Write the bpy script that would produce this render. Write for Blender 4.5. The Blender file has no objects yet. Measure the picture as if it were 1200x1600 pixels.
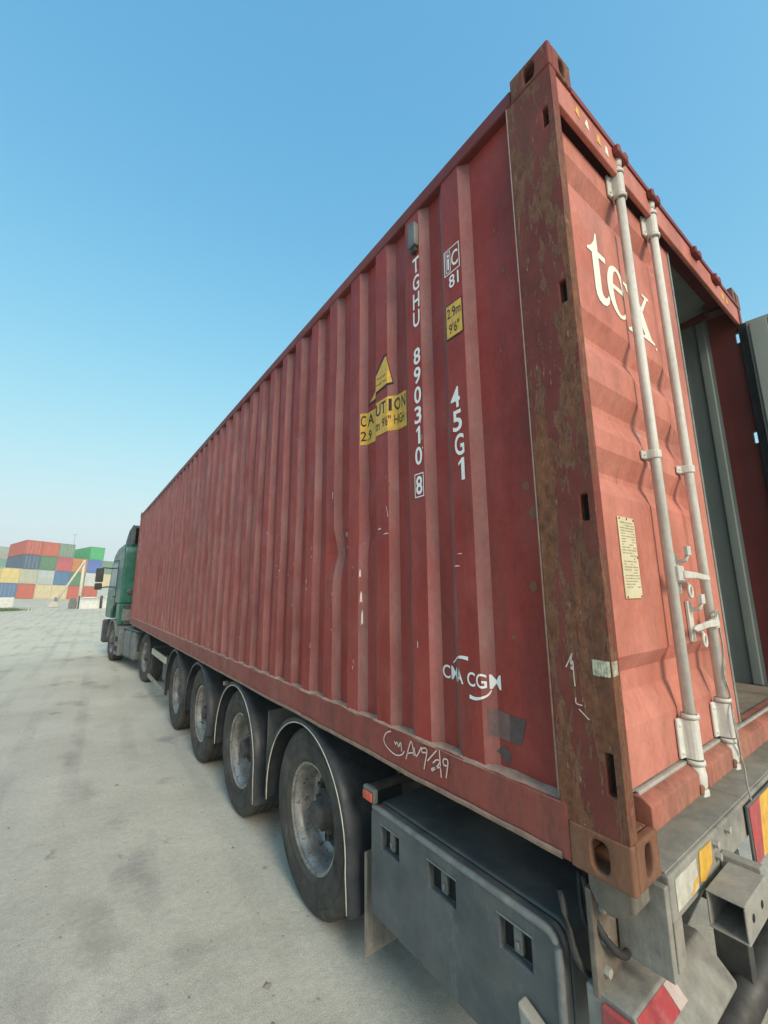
import bpy, bmesh, math, random
from mathutils import Vector, Matrix, noise as mnoise
R = math.radians
rnd = random.Random(7)
sc = bpy.context.scene
C = sc.collection

# ------------------------------------------------------------------ camera
cam_d = bpy.data.cameras.new('camera'); cam = bpy.data.objects.new('camera', cam_d); C.objects.link(cam)
sc.camera = cam
ZO = 1.075                                   # container floor level above the ground
yaw, pitch, roll = 0.636822, 0.187996, -0.006662
fw = Vector((math.sin(yaw)*math.cos(pitch), math.cos(yaw)*math.cos(pitch), math.sin(pitch)))
rt = Vector((math.cos(yaw), -math.sin(yaw), 0)); up = rt.cross(fw)
r1 = rt*math.cos(roll) + up*math.sin(roll); u1 = -rt*math.sin(roll) + up*math.cos(roll)
m = Matrix((r1, u1, -fw)).transposed().to_4x4(); m.translation = Vector((-1.25643, -0.61278, 0.78974+ZO))
cam.matrix_world = m
cam_d.sensor_fit = 'HORIZONTAL'; cam_d.sensor_width = 36; cam_d.lens = 645.96/1200*36
cam_d.clip_start = 0.05; cam_d.clip_end = 6000

# ------------------------------------------------------------------ sky, sun, exposure
SUN_AZ, SUN_EL = R(187), R(31)
w = bpy.data.worlds.new('World'); sc.world = w; w.use_nodes = True
wn = w.node_tree; wn.nodes.clear()
sky = wn.nodes.new('ShaderNodeTexSky'); sky.sky_type = 'NISHITA'; sky.sun_disc = False
sky.sun_elevation = SUN_EL; sky.sun_rotation = SUN_AZ
sky.altitude = 0; sky.air_density = 1.0; sky.dust_density = 1.8; sky.ozone_density = 1.0
bg = wn.nodes.new('ShaderNodeBackground'); bg.inputs[1].default_value = 0.15
wo = wn.nodes.new('ShaderNodeOutputWorld')
# the phone's soft highlight roll-off and cool white balance, the same for every direction of the sky
def wmath(op, a, b):
    n = wn.nodes.new('ShaderNodeMath'); n.operation = op
    for i, v in enumerate((a, b)):
        if isinstance(v, (int, float)): n.inputs[i].default_value = v
        else: wn.links.new(v, n.inputs[i])
    return n.outputs[0]
sep = wn.nodes.new('ShaderNodeSeparateColor'); comb = wn.nodes.new('ShaderNodeCombineColor'); wn.links.new(sky.outputs[0], sep.inputs[0])
for i, (a, p_) in enumerate(((2.75, 1.28), (3.75, 1.04), (4.7, 1.0))):
    x = wmath('POWER', math.e, wmath('MULTIPLY', wmath('POWER', wmath('MULTIPLY', sep.outputs[i], .15), p_), -a))
    wn.links.new(wmath('MULTIPLY', wmath('SUBTRACT', 1.0, x), 1/.15), comb.inputs[i])
wn.links.new(comb.outputs[0], bg.inputs[0]); wn.links.new(bg.outputs[0], wo.inputs[0])
sl = bpy.data.lights.new('sun', 'SUN'); so = bpy.data.objects.new('sun', sl); C.objects.link(so)
sl.energy = 3.5; sl.angle = R(22); sl.color = (1, .89, .72)
to_sun = Vector((math.sin(SUN_AZ)*math.cos(SUN_EL), math.cos(SUN_AZ)*math.cos(SUN_EL), math.sin(SUN_EL)))
so.rotation_euler = to_sun.to_track_quat('Z', 'Y').to_euler(); so.location = to_sun*60
vs = sc.view_settings; vs.view_transform = 'Standard'; vs.look = 'None'; vs.exposure = 0.0; vs.gamma = 1; vs.use_curve_mapping = False

# ------------------------------------------------------------------ mesh helpers
class MB:
    """collects shapes; build() links them as one mesh object"""
    def __init__(s): s.v = []; s.f = []; s.m = []; s.sm = []
    def add(s, vs_, fs, mi=0, smooth=False):
        o = len(s.v); s.v += [tuple(p) for p in vs_]
        for f in fs: s.f.append([o+i for i in f]); s.m.append(mi); s.sm.append(smooth)
        return s
    def box(s, a, b, mi=0):
        x0, x1 = sorted((a[0], b[0])); y0, y1 = sorted((a[1], b[1])); z0, z1 = sorted((a[2], b[2]))
        vs_ = [(x0,y0,z0),(x1,y0,z0),(x1,y1,z0),(x0,y1,z0),(x0,y0,z1),(x1,y0,z1),(x1,y1,z1),(x0,y1,z1)]
        return s.add(vs_, [(0,3,2,1),(4,5,6,7),(0,1,5,4),(1,2,6,5),(2,3,7,6),(3,0,4,7)], mi)
    def prism(s, pts, axis, a, b, mi=0, smooth=False):
        """2D outline extruded along axis from a to b; pts are the two other coordinates in order"""
        n = len(pts)
        def P(p, t):
            if axis == 0: return (t, p[0], p[1])
            if axis == 1: return (p[0], t, p[1])
            return (p[0], p[1], t)
        vs_ = [P(p, a) for p in pts] + [P(p, b) for p in pts]
        fs = [tuple(range(n))[::-1], tuple(range(n, 2*n))]
        s.add(vs_, fs, mi, False)
        o = len(s.v) - 2*n
        for i in range(n):
            j = (i+1) % n; s.f.append([o+i, o+j, o+n+j, o+n+i]); s.m.append(mi); s.sm.append(smooth)
        return s
    def tube(s, pts, r, n=10, mi=0, caps=True):
        pts = [Vector(p) for p in pts]; rings = []
        rr = r if isinstance(r, (list, tuple)) else [r]*len(pts)
        ref = Vector((0,0,1))
        for i, p in enumerate(pts):
            d = (pts[min(i+1, len(pts)-1)] - pts[max(i-1, 0)]).normalized()
            if abs(d.dot(ref)) > .95: ref = Vector((1,0,0)) if abs(d.x) < .9 else Vector((0,1,0))
            a = d.cross(ref).normalized(); b = d.cross(a)
            rings.append([p + (a*math.cos(2*math.pi*k/n) + b*math.sin(2*math.pi*k/n))*rr[i] for k in range(n)])
        o = len(s.v); s.v += [tuple(q) for rg in rings for q in rg]
        for i in range(len(pts)-1):
            for k in range(n):
                k2 = (k+1) % n
                s.f.append([o+i*n+k, o+i*n+k2, o+(i+1)*n+k2, o+(i+1)*n+k]); s.m.append(mi); s.sm.append(True)
        if caps:
            e = o+(len(pts)-1)*n
            s.f.append([o+k for k in range(n)][::-1]); s.m.append(mi); s.sm.append(False)
            s.f.append([e+k for k in range(n)]); s.m.append(mi); s.sm.append(False)
        return s
    def lathe(s, prof, c, axis=0, n=40, mi=0, smooth=True, closed=False):
        """prof: (t along axis, radius)"""
        o = len(s.v)
        for (t, r) in prof:
            for k in range(n):
                a = 2*math.pi*k/n; u, w_ = r*math.cos(a), r*math.sin(a)
                s.v.append((c[0]+t, c[1]+u, c[2]+w_) if axis == 0 else ((c[0]+u, c[1]+t, c[2]+w_) if axis == 1 else (c[0]+u, c[1]+w_, c[2]+t)))
        L = len(prof)
        for i in range(L if closed else L-1):
            i2 = (i+1) % L
            for k in range(n):
                k2 = (k+1) % n
                s.f.append([o+i*n+k, o+i2*n+k, o+i2*n+k2, o+i*n+k2]); s.m.append(mi); s.sm.append(smooth)
        return s
    def build(s, name, mats, parent=None, bevel=0, seg=2, split=None, recalc=True):
        me = bpy.data.meshes.new(name); me.from_pydata(s.v, [], s.f)
        mats = mats if isinstance(mats, (list, tuple)) else [mats]
        for mm in mats: me.materials.append(mm)
        for p, mi, sm in zip(me.polygons, s.m, s.sm): p.material_index = mi; p.use_smooth = sm
        if recalc:
            bm = bmesh.new(); bm.from_mesh(me); bmesh.ops.recalc_face_normals(bm, faces=bm.faces); bm.to_mesh(me); bm.free()
        o = bpy.data.objects.new(name, me); C.objects.link(o)
        if parent is not None: o.parent = parent
        if bevel:
            b = o.modifiers.new('bevel', 'BEVEL'); b.width = bevel; b.segments = seg; b.limit_method = 'ANGLE'; b.angle_limit = R(35)
            b.use_clamp_overlap = True
            if seg > 1:
                for p in me.polygons: p.use_smooth = True
                wn_ = o.modifiers.new('wn', 'WEIGHTED_NORMAL'); wn_.keep_sharp = True
        return o
def tag(o, label, cat=None, group=None, kind=None):
    if label: o['label'] = label
    if cat: o['category'] = cat
    if group: o['group'] = group
    if kind: o['kind'] = kind
    return o
def empty(name, loc, label, cat, group=None, rz=0):
    o = bpy.data.objects.new(name, None); C.objects.link(o); o.location = loc; o.rotation_euler = (0, 0, rz)
    o.empty_display_size = .2
    return tag(o, label, cat, group)
def dup(o, parent, loc=None):
    c = o.copy(); C.objects.link(c); c.parent = parent
    if loc is not None: c.location = loc
    for ch in o.children: dup(ch, c)
    return c

def cut(o, boxes, cls=MB):
    """real openings: subtract boxes from a mesh object, keeping its other modifiers"""
    g = cls()
    for a, b in boxes: g.box(a, b)
    t = g.build('cutter', [], o.parent)
    bo = o.modifiers.new('cut', 'BOOLEAN'); bo.operation = 'DIFFERENCE'; bo.object = t; bo.solver = 'EXACT'
    keep = [m_ for m_ in o.modifiers if m_.name != 'cut']
    for m_ in keep: m_.show_viewport = False
    bpy.context.view_layer.update()
    me = bpy.data.meshes.new_from_object(o.evaluated_get(bpy.context.evaluated_depsgraph_get()))
    o.modifiers.remove(bo); o.data = me; bpy.data.objects.remove(t)
    for m_ in keep: m_.show_viewport = True
    return o

# ------------------------------------------------------------------ materials
class NT:
    def __init__(s, name):
        s.mat = bpy.data.materials.new(name); s.mat.use_nodes = True; s.nt = s.mat.node_tree
        s.bs = s.nt.nodes['Principled BSDF']
        s.tc = s.nt.nodes.new('ShaderNodeTexCoord')
    def n(s, t): return s.nt.nodes.new(t)
    def l(s, a, b): s.nt.links.new(a, b)
    def noise(s, scale, detail=4, rough=.55, vec=(1,1,1), src='Object', off=(0,0,0)):
        mp = s.n('ShaderNodeMapping'); mp.inputs['Scale'].default_value = vec; mp.inputs['Location'].default_value = off
        s.l(s.tc.outputs[src], mp.inputs['Vector'])
        nz = s.n('ShaderNodeTexNoise'); nz.inputs['Scale'].default_value = scale; nz.inputs['Detail'].default_value = detail; nz.inputs['Roughness'].default_value = rough
        s.l(mp.outputs[0], nz.inputs['Vector']); return nz.outputs['Fac']
    def ramp(s, fac, stops):
        r = s.n('ShaderNodeValToRGB'); e = r.color_ramp.elements
        while len(e) < len(stops): e.new(.5)
        for el, (p, c) in zip(e, stops):
            el.position = p; el.color = (c, c, c, 1) if isinstance(c, (int, float)) else (*c, 1)
        s.l(fac, r.inputs[0]); return r.outputs[0]
    def mix(s, fac, a, b, mode='MIX'):
        x = s.n('ShaderNodeMix'); x.data_type = 'RGBA'; x.blend_type = mode
        for i, val in ((0, fac), (6, a), (7, b)):
            if hasattr(val, 'links') or hasattr(val, 'node'): s.l(val, x.inputs[i])
            elif isinstance(val, (int, float)): x.inputs[i].default_value = val if i == 0 else (val, val, val, 1)
            else: x.inputs[i].default_value = (*val, 1)
        return x.outputs[2]
    def mul(s, a, b):
        x = s.n('ShaderNodeMath'); x.operation = 'MULTIPLY'
        for i, val in enumerate((a, b)):
            if isinstance(val, (int, float)): x.inputs[i].default_value = val
            else: s.l(val, x.inputs[i])
        return x.outputs[0]
    def bump(s, h, strength=.2, dist=.01, prev=None):
        b = s.n('ShaderNodeBump'); b.inputs['Strength'].default_value = strength; b.inputs['Distance'].default_value = dist
        s.l(h, b.inputs['Height'])
        if prev is not None: s.l(prev, b.inputs['Normal'])
        return b.outputs[0]
    def out(s, col, rough=.6, metal=0, normal=None, spec=.4):
        if hasattr(col, 'links') or hasattr(col, 'node'): s.l(col, s.bs.inputs['Base Color'])
        else: s.bs.inputs['Base Color'].default_value = (*col, 1)
        if isinstance(rough, (int, float)): s.bs.inputs['Roughness'].default_value = rough
        else: s.l(rough, s.bs.inputs['Roughness'])
        s.bs.inputs['Metallic'].default_value = metal
        s.bs.inputs['Specular IOR Level'].default_value = spec
        if normal is not None: s.l(normal, s.bs.inputs['Normal'])
        return s.mat

def paint(name, base, fade, rust=.3, scratch=.3, scratch_col=(.55,.33,.28), streak=.15, rough=.55, dust=0.0, dust_col=(.33,.29,.24), spec=.35, off=0, grime=0.0, runs=0.0, chalk=0.0):
    """worn paint: faded patches, vertical run streaks, rust spots, scratches through to primer, thin dust"""
    t = NT(name); o = (off, off*1.7, off*.3)
    c = t.mix(t.ramp(t.noise(1.1, 5, .6, off=o), [(.35, 0), (.68, 1)]), base, fade)
    st = t.ramp(t.noise(5, 4, .6, (1.5, 1.5, .12), off=o), [(.3, 1-streak), (.7, 1+streak*.4)])
    c = t.mix(1.0, c, st, 'MULTIPLY')
    if dust: c = t.mix(t.mul(t.ramp(t.noise(3.5, 6, .65, off=o), [(.4, 0), (.75, 1)]), dust), c, dust_col)
    if chalk: c = t.mix(t.mul(t.ramp(t.noise(2.3, 9, .72, (1, 1, .7), off=(off+3, 1, 5)), [(.46, 0), (.62, 1)]), chalk), c, tuple(min(1, v*1.25+.05) for v in fade))
    if grime:                                  # dark dirt smears, mostly running downwards
        gm = t.ramp(t.noise(3.0, 9, .72, (2.2, 2.2, .5), off=(off+9, 4, 1)), [(.46, 0), (.66, grime)])
        c = t.mix(gm, c, (.075, .045, .036))
        c = t.mix(1.0, c, t.ramp(t.noise(55, 6, .75, (1, 1, .6), off=o), [(.3, 1-.32*grime-.06), (.7, 1.10)]), 'MULTIPLY')
    if runs:                                   # thin rust runs
        rn = t.ramp(t.noise(26, 4, .6, (1, 1, .035), off=(off, 7, 2)), [(.62, 0), (.70, runs)])
        rk = t.ramp(t.noise(1.6, 5, .6, off=(off+1, 2, 8)), [(.45, 0), (.6, 1)])
        c = t.mix(t.mul(rn, rk), c, (.20, .075, .035))
    if rust:
        thr = .74 - .16*rust
        rm = t.ramp(t.noise(7, 8, .68, (1, 1, .55), off=o), [(thr, 0), (thr+.06, 1)])
        rc = t.mix(t.noise(30, 4), (.10, .035, .018), (.22, .085, .035))
        c = t.mix(rm, c, rc)
    if scratch:
        thr = .78 - .1*scratch
        sm = t.ramp(t.noise(14, 6, .7, (1, 1.5, .28), off=o), [(thr, 0), (thr+.02, 1)])
        c = t.mix(t.mul(sm, .8), c, scratch_col)
    b = t.bump(t.noise(90, 3), .12, .002)
    b = t.bump(t.noise(4, 3), .10, .02, b)
    rg = t.ramp(t.noise(6, 4), [(.3, rough-.08), (.7, rough+.15)])
    return t.out(c, rg, 0, b, spec)
def plain(name, col, rough=.6, metal=0, var=.25, scale=8, spec=.4, dust=0, bump=.15):
    t = NT(name)
    d = tuple(max(0, x*(1-var)) for x in col); l_ = tuple(min(1, x*(1+var)) for x in col)
    c = t.mix(t.ramp(t.noise(scale, 6, .65), [(.3, 0), (.7, 1)]), d, l_)
    if dust:
        c = t.mix(t.mul(t.ramp(t.noise(5, 9, .72), [(.38, 0), (.66, 1)]), dust), c, (.36, .33, .28))
        c = t.mix(t.mul(t.ramp(t.noise(13, 8, .75, (1, 1, .4), off=(5, 3, 2)), [(.55, 0), (.68, 1)]), dust*.8), c, (.42, .39, .33))
        c = t.mix(t.mul(t.ramp(t.noise(40, 6, .75), [(.6, 0), (.7, 1)]), .5), c, tuple(x*.45 for x in col))
    return t.out(c, t.ramp(t.noise(scale*1.5, 4), [(.3, max(.05, rough-.1)), (.7, min(1, rough+.12))]), metal, t.bump(t.noise(70, 4), bump, .003), spec)

RED = paint('red_container_paint', (.30, .033, .024), (.345, .048, .035), rust=.3, scratch=.3, scratch_col=(.5, .26, .2), streak=.22, rough=.5, dust=.12, dust_col=(.38, .19, .155), spec=.24, grime=.34, runs=.5, chalk=.25)
REDSHEEN = paint('red_fold_paint_with_sheen', (.265, .060, .049), (.33, .105, .09), rust=.3, scratch=.5, scratch_col=(.6, .45, .4), streak=.25, rough=.45, dust=.35, dust_col=(.40, .26, .23), spec=.5, off=1.5, grime=.35)  # worn red made paler and greyer: sky reflection put into the colour
REDRAIL = paint('red_rail_paint', (.27, .046, .034), (.33, .082, .06), rust=.45, scratch=.3, streak=.1, rough=.6, dust=.35, dust_col=(.3, .17, .13), off=3, grime=.5, runs=.4)
REDDOOR = paint('faded_red_door_paint', (.44, .118, .077), (.52, .185, .133), rust=.45, scratch=.4, scratch_col=(.6, .4, .3), streak=.2, rough=.6, dust=.22, dust_col=(.55, .36, .28), off=5, grime=.26, runs=.55, chalk=.35)
REDSILL = paint('grimy_red_sill_paint', (.36, .10, .065), (.42, .17, .12), rust=.75, scratch=.5, scratch_col=(.5, .4, .32), streak=.2, rough=.7, dust=.5, dust_col=(.33, .21, .145), off=12, grime=.5, runs=.7)
REDDARK = paint('dark_red_frame_paint', (.16, .03, .026), (.22, .05, .04), rust=.5, scratch=.2, rough=.6, off=9)
GREYIN = paint('grey_green_interior_paint', (.20, .235, .215), (.27, .30, .275), rust=.25, scratch=.25, scratch_col=(.4, .4, .37), rough=.6, dust=.3, off=2)
def rust_post():
    t = NT('rusty_post_paint')
    fl = t.noise(12, 11, .78, (1.3, 1.3, .26)); big = t.noise(2.6, 6, .6, (1.4, 1.4, .5), off=(3, 2, 5))
    rust = t.mix(t.ramp(t.noise(34, 9, .75, (1, 1, .6)), [(.36, 0), (.64, 1)]), (.10, .038, .022), (.245, .096, .047))
    rust = t.mix(t.ramp(t.noise(6, 8, .7, (1.3, 1.3, .3), off=(4, 4, 1)), [(.57, 0), (.68, .6)]), rust, (.33, .132, .058))
    sm = t.n('ShaderNodeMath'); sm.operation = 'ADD'; t.l(t.mul(fl, .6), sm.inputs[0]); t.l(t.mul(big, .4), sm.inputs[1])
    mask = t.ramp(sm.outputs[0], [(.495, 0), (.515, 1)])
    red = t.mix(t.ramp(t.noise(4, 6, .65, off=(2, 0, 0)), [(.35, 0), (.65, 1)]), (.15, .034, .027), (.225, .058, .043))
    c = t.mix(mask, rust, red)
    ed = t.ramp(sm.outputs[0], [(.486, 0), (.500, .55), (.506, 0)])          # pale primer showing at the edges of the flakes
    c = t.mix(ed, c, (.42, .27, .18))
    sc_ = t.ramp(t.noise(46, 7, .8, (1, 1.3, .3), off=(1, 7, 0)), [(.61, 0), (.64, 1)])
    c = t.mix(t.mul(sc_, .75), c, (.50, .35, .25))
    gr = t.ramp(t.noise(3.2, 7, .7, (2.2, 2.2, .35), off=(8, 2, 1)), [(.52, 0), (.68, .6)])
    c = t.mix(gr, c, (.10, .05, .03))
    b = t.bump(t.noise(60, 9, .75), .5, .004); b = t.bump(mask, .8, .002, b)
    return t.out(c, .72, 0, b, .25)
RUSTPOST = rust_post()
RUSTCAST = paint('rusted_casting_steel', (.20, .08, .042), (.30, .13, .068), rust=.8, scratch=.5, scratch_col=(.42, .28, .18), streak=.1, rough=.75, dust=.3, dust_col=(.3, .2, .13), off=6, grime=.6)
CASTTOP = paint('brown_top_casting_paint', (.15, .07, .055), (.2, .1, .08), rust=.5, scratch=.1, rough=.7, off=8)
LEDGE = plain('dusty_weld_ledge', (.33, .22, .17), .85, 0, .3, 20)
WHITEBAR = paint('white_locking_bar_paint', (.62, .62, .56), (.7, .69, .62), rust=.22, scratch=.3, scratch_col=(.30, .24, .19), streak=.08, rough=.5, dust=.25, dust_col=(.46, .42, .34), off=1, grime=.3, runs=.35)
GALV = plain('dull_galvanised_steel', (.42, .42, .38), .55, .3, .25, 14, dust=.3)
LETTER = plain('white_letter_film', (.82, .80, .76), .5, 0, .06, 12, bump=.05)
CREAM = plain('cream_letter_film', (.78, .76, .64), .5, 0, .06, 12, bump=.05)
CHALK = plain('pale_marker_line', (.72, .55, .48), .9, 0, .15, 60)
YELLOW = plain('yellow_sticker', (.66, .38, .05), .55, 0, .22, 30, bump=.05, dust=.12)
BLACKINK = plain('black_ink', (.02, .018, .016), .6, 0, .1, 12, bump=.02)
TAPE = plain('grey_tape_residue', (.17, .10, .09), .7, 0, .2, 40)
TAPE2 = plain('dark_tape_residue', (.10, .07, .065), .7, 0, .2, 40)
FOIL = plain('silver_foil_tape', (.5, .47, .36), .35, .5, .5, 60)
PLATE = plain('aged_cream_data_plate', (.62, .55, .36), .55, .1, .15, 18)
PLATEINK = plain('engraved_grey_line', (.30, .26, .18), .7, 0, .2, 60)
RUBBERSEAL = plain('grey_green_seal_rubber', (.17, .19, .175), .7, 0, .35, 20, dust=.3)
TYRE = plain('dusty_tyre_rubber', (.045, .042, .038), .85, 0, .28, 7, spec=.2, dust=.16)
RIM = NT('worn_steel_rim')
_c = RIM.mix(RIM.ramp(RIM.noise(11, 8, .7), [(.4, 0), (.6, 1)]), (.20, .19, .175), (.40, .385, .36))
_c = RIM.mix(RIM.ramp(RIM.noise(22, 8, .75), [(.56, 0), (.6, 1)]), _c, (.10, .075, .06))
RIM = RIM.out(_c, .45, .35, RIM.bump(RIM.noise(30, 5), .25, .003), .5)
HUB = plain('greasy_hub_steel', (.05, .044, .04), .6, .15, .5, 14, dust=.2)
FENDER = plain('blue_black_plastic_fender', (.020, .026, .032), .5, 0, .3, 5, dust=.07)
TRIM = plain('cream_edge_trim', (.58, .54, .43), .6, 0, .35, 9, dust=.2)
CHASSIS = plain('dark_chassis_paint', (.028, .03, .03), .65, 0, .4, 6, dust=.16)
CHGREY = plain('dusty_grey_steel', (.22, .215, .19), .7, 0, .45, 9, dust=.6, bump=.4)
LOCKST = plain('oily_brown_steel', (.12, .098, .075), .7, 0, .5, 14, dust=.28)
BOXPLA = plain('grey_plastic_box', (.072, .084, .090), .55, 0, .25, 3, dust=.18)
BOXRIM = plain('scuffed_plastic_edge', (.15, .16, .16), .55, 0, .35, 14, dust=.3)
SEAM_AND_HOLE_DARK = plain('black_gap_rubber_and_hole_shade', (.008, .008, .009), .8, 0, .1, 9)  # black for rubber and seams, and the painted dark inside slots and holes
FLAP = plain('dusty_mud_flap_rubber', (.17, .165, .145), .8, 0, .3, 9, dust=.4)
AMBER = plain('orange_marker_lens', (.55, .10, .05), .35, 0, .3, 30)
REDLENS = plain('red_reflective_film', (.42, .035, .042), .45, 0, .35, 9, dust=.22)
WHITEREF = plain('white_reflective_film', (.5, .4, .36), .5, 0, .25, 20, dust=.3)
PAPER = plain('dirty_white_sticker', (.5, .48, .41), .65, 0, .3, 22, dust=.2)
WOOD = plain('worn_plywood_floor', (.20, .16, .12), .8, 0, .4, 6, dust=.4)
GREENCAB = paint('green_cab_paint', (.006, .082, .058), (.011, .11, .078), rust=0, scratch=0, streak=.08, rough=.3, dust=.12, dust_col=(.3, .33, .29), spec=.5)
BLACKPL = plain('black_plastic_trim', (.018, .019, .02), .55, 0, .3, 8, dust=.12)
GREYPL = plain('dark_grey_plastic_trim', (.10, .115, .115), .6, 0, .25, 6, dust=.3)
GLASS = plain('tinted_cab_glass', (.03, .05, .05), .08, 0, .1, 3, spec=.6, bump=0)
CORD = plain('frayed_grey_cord', (.36, .35, .31), .9, 0, .3, 40)

# ------------------------------------------------------------------ terrain
def zg(x, y):
    t = max(0.0, y-16.0); k = min(1.0, max(0.0, (y-58.0)/34.0)); k = k*k*(3-2*k)
    return (0.0127*t*t/(t+9.0) if t > 0 else 0.0) - .044*k*(max(-45.0, min(45.0, x))+9.35)
def ground():
    def axis(lim, near, step, grow=1.32):
        a = [0.0]; s_ = step
        while a[-1] < lim:
            a.append(a[-1]+s_)
            if a[-1] > near: s_ *= grow
        return a
    xp = axis(2500, 26, 1.5); xs = [-v for v in xp[:0:-1]] + xp
    yp = axis(3000, 150, 2.0); yn = axis(2000, 20, 2.0); ys = [-v for v in yn[:0:-1]] + yp
    vs_ = [(x, y, zg(x, min(y, 140))) for y in ys for x in xs]
    nx = len(xs); fs = [(j*nx+i, j*nx+i+1, (j+1)*nx+i+1, (j+1)*nx+i) for j in range(len(ys)-1) for i in range(nx-1)]
    t = NT('dusty_yard_concrete')
    c = t.mix(t.ramp(t.noise(.55, 7, .62), [(.32, 0), (.66, 1)]), (.465, .43, .355), (.60, .555, .465))
    sx = t.n('ShaderNodeSeparateXYZ'); t.l(t.tc.outputs['Object'], sx.inputs[0])
    ad = t.n('ShaderNodeMath'); ad.operation = 'MULTIPLY_ADD'; t.l(t.noise(.22, 5, .6), ad.inputs[0]); ad.inputs[1].default_value = 26; t.l(sx.outputs[1], ad.inputs[2])
    dv = t.n('ShaderNodeMath'); dv.operation = 'DIVIDE'; t.l(ad.outputs[0], dv.inputs[0]); dv.inputs[1].default_value = 60
    far = t.ramp(dv.outputs[0], [(.34, 0), (.52, 1)])   # paler, warmer beige towards larger y, with a noisy edge
    c = t.mix(far, c, t.mix(t.noise(.8, 6), (.66, .57, .43), (.74, .645, .50)))
    trk = t.ramp(t.noise(.9, 6, .6, (1.6, .16, 1), off=(1.4, 0, 0)), [(.54, 0), (.74, .42)])
    c = t.mix(trk, c, (.37, .355, .32))
    st = t.ramp(t.noise(1.25, 5, .55, (1, .8, 1), off=(5.2, 3.1, 0)), [(.59, 0), (.70, .62)])
    c = t.mix(st, c, (.235, .225, .21))
    dk = t.ramp(t.noise(.42, 6, .6, (1, .7, 1), off=(7.3, 1.2, 0)), [(.50, 0), (.66, .36)])
    c = t.mix(dk, c, (.33, .315, .275))
    sp = t.ramp(t.noise(9, 5, .6, off=(2, 2, 0)), [(.70, 0), (.75, .6)])
    c = t.mix(sp, c, (.13, .125, .115))
    # faint curved tyre tracks along the lane the lorries take
    wv = t.n('ShaderNodeTexWave'); wv.wave_type = 'BANDS'; wv.bands_direction = 'X'; wv.inputs['Scale'].default_value = .62; wv.inputs['Distortion'].default_value = 5.5; wv.inputs['Detail'].default_value = 4; wv.inputs['Detail Scale'].default_value = .18
    mp = t.n('ShaderNodeMapping'); mp.inputs['Scale'].default_value = (1, .22, 1); mp.inputs['Rotation'].default_value = (0, 0, R(9)); t.l(t.tc.outputs['Object'], mp.inputs['Vector']); t.l(mp.outputs[0], wv.inputs['Vector'])
    tw = t.mul(t.ramp(wv.outputs[1], [(.72, 0), (.92, .34)]), t.ramp(t.noise(1.1, 6, .65, (1, .5, 1), off=(2, 5, 0)), [(.42, 0), (.62, 1)]))
    c = t.mix(tw, c, (.30, .285, .25))
    cl = t.ramp(t.noise(4.5, 8, .72, off=(6, 1, 0)), [(.56, 0), (.66, .28)])
    c = t.mix(cl, c, (.60, .57, .5))
    # oil drips and damp patches where lorries have stood
    ox = t.n('ShaderNodeVectorMath'); ox.operation = 'SCALE'; nzv = t.n('ShaderNodeTexNoise'); nzv.inputs['Scale'].default_value = 3.5; nzv.inputs['Detail'].default_value = 6; nzv.inputs['Roughness'].default_value = .65
    t.l(t.tc.outputs['Object'], nzv.inputs['Vector']); t.l(nzv.outputs['Color'], ox.inputs[0]); ox.inputs['Scale'].default_value = .42
    wp = t.n('ShaderNodeVectorMath'); wp.operation = 'ADD'; t.l(t.tc.outputs['Object'], wp.inputs[0]); t.l(ox.outputs[0], wp.inputs[1])
    for (px, py, ra, rb_, st_) in ((-1.0, 2.66, .16, .30, .42), (-.93, 2.40, .14, .22, .4), (-1.24, 2.30, .20, .28, .34), (-.58, 2.08, .12, .20, .32), (-.98, 4.65, .16, .42, .42), (-1.05, 5.56, .10, .30, .4), (-.99, 6.27, .12, .34, .36), (-.78, 3.74, .08, .16, .35), (-1.16, 3.58, .035, .06, .7), (-.74, 3.24, .03, .05, .7), (-1.27, 8.07, .10, .12, .7), (-.48, 3.29, .03, .05, .6), (-.93, 7.59, .14, .5, .34), (-2.6, 6.5, .5, 1.2, .25), (-3.4, 10.5, .8, 1.6, .25)):
        mp = t.n('ShaderNodeMapping'); mp.inputs['Location'].default_value = (-(px+.21)/ra, -(py+.21)/rb_, 0); mp.inputs['Scale'].default_value = (1/ra, 1/rb_, 0); t.l(wp.outputs[0], mp.inputs['Vector'])
        ln = t.n('ShaderNodeVectorMath'); ln.operation = 'LENGTH'; t.l(mp.outputs[0], ln.inputs[0])
        c = t.mix(t.ramp(ln.outputs['Value'], [(.2, st_*.72), (1.0, 0)]), c, (.15, .14, .125))
    gr = t.ramp(t.noise(150, 3, .7), [(.28, .66), (.72, 1.26)])
    c = t.mix(1.0, c, gr, 'MULTIPLY')
    g2 = t.ramp(t.noise(28, 5, .7, off=(1, 2, 0)), [(.3, .88), (.7, 1.10)])
    c = t.mix(1.0, c, g2, 'MULTIPLY')
    b = t.bump(t.noise(120, 5, .7), .4, .006); b = t.bump(t.noise(2.2, 6, .6), .35, .05, b)
    mat = t.out(c, .9, 0, b, .2)
    g = MB(); g.add(vs_, fs, 0, True); o = g.build('ground', mat, recalc=False); o['kind'] = 'structure'
    # loose grit lying on the yard
    pm = plain('grit_stone', (.21, .2, .18), .9, 0, .5, 3)
    g = MB()
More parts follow.
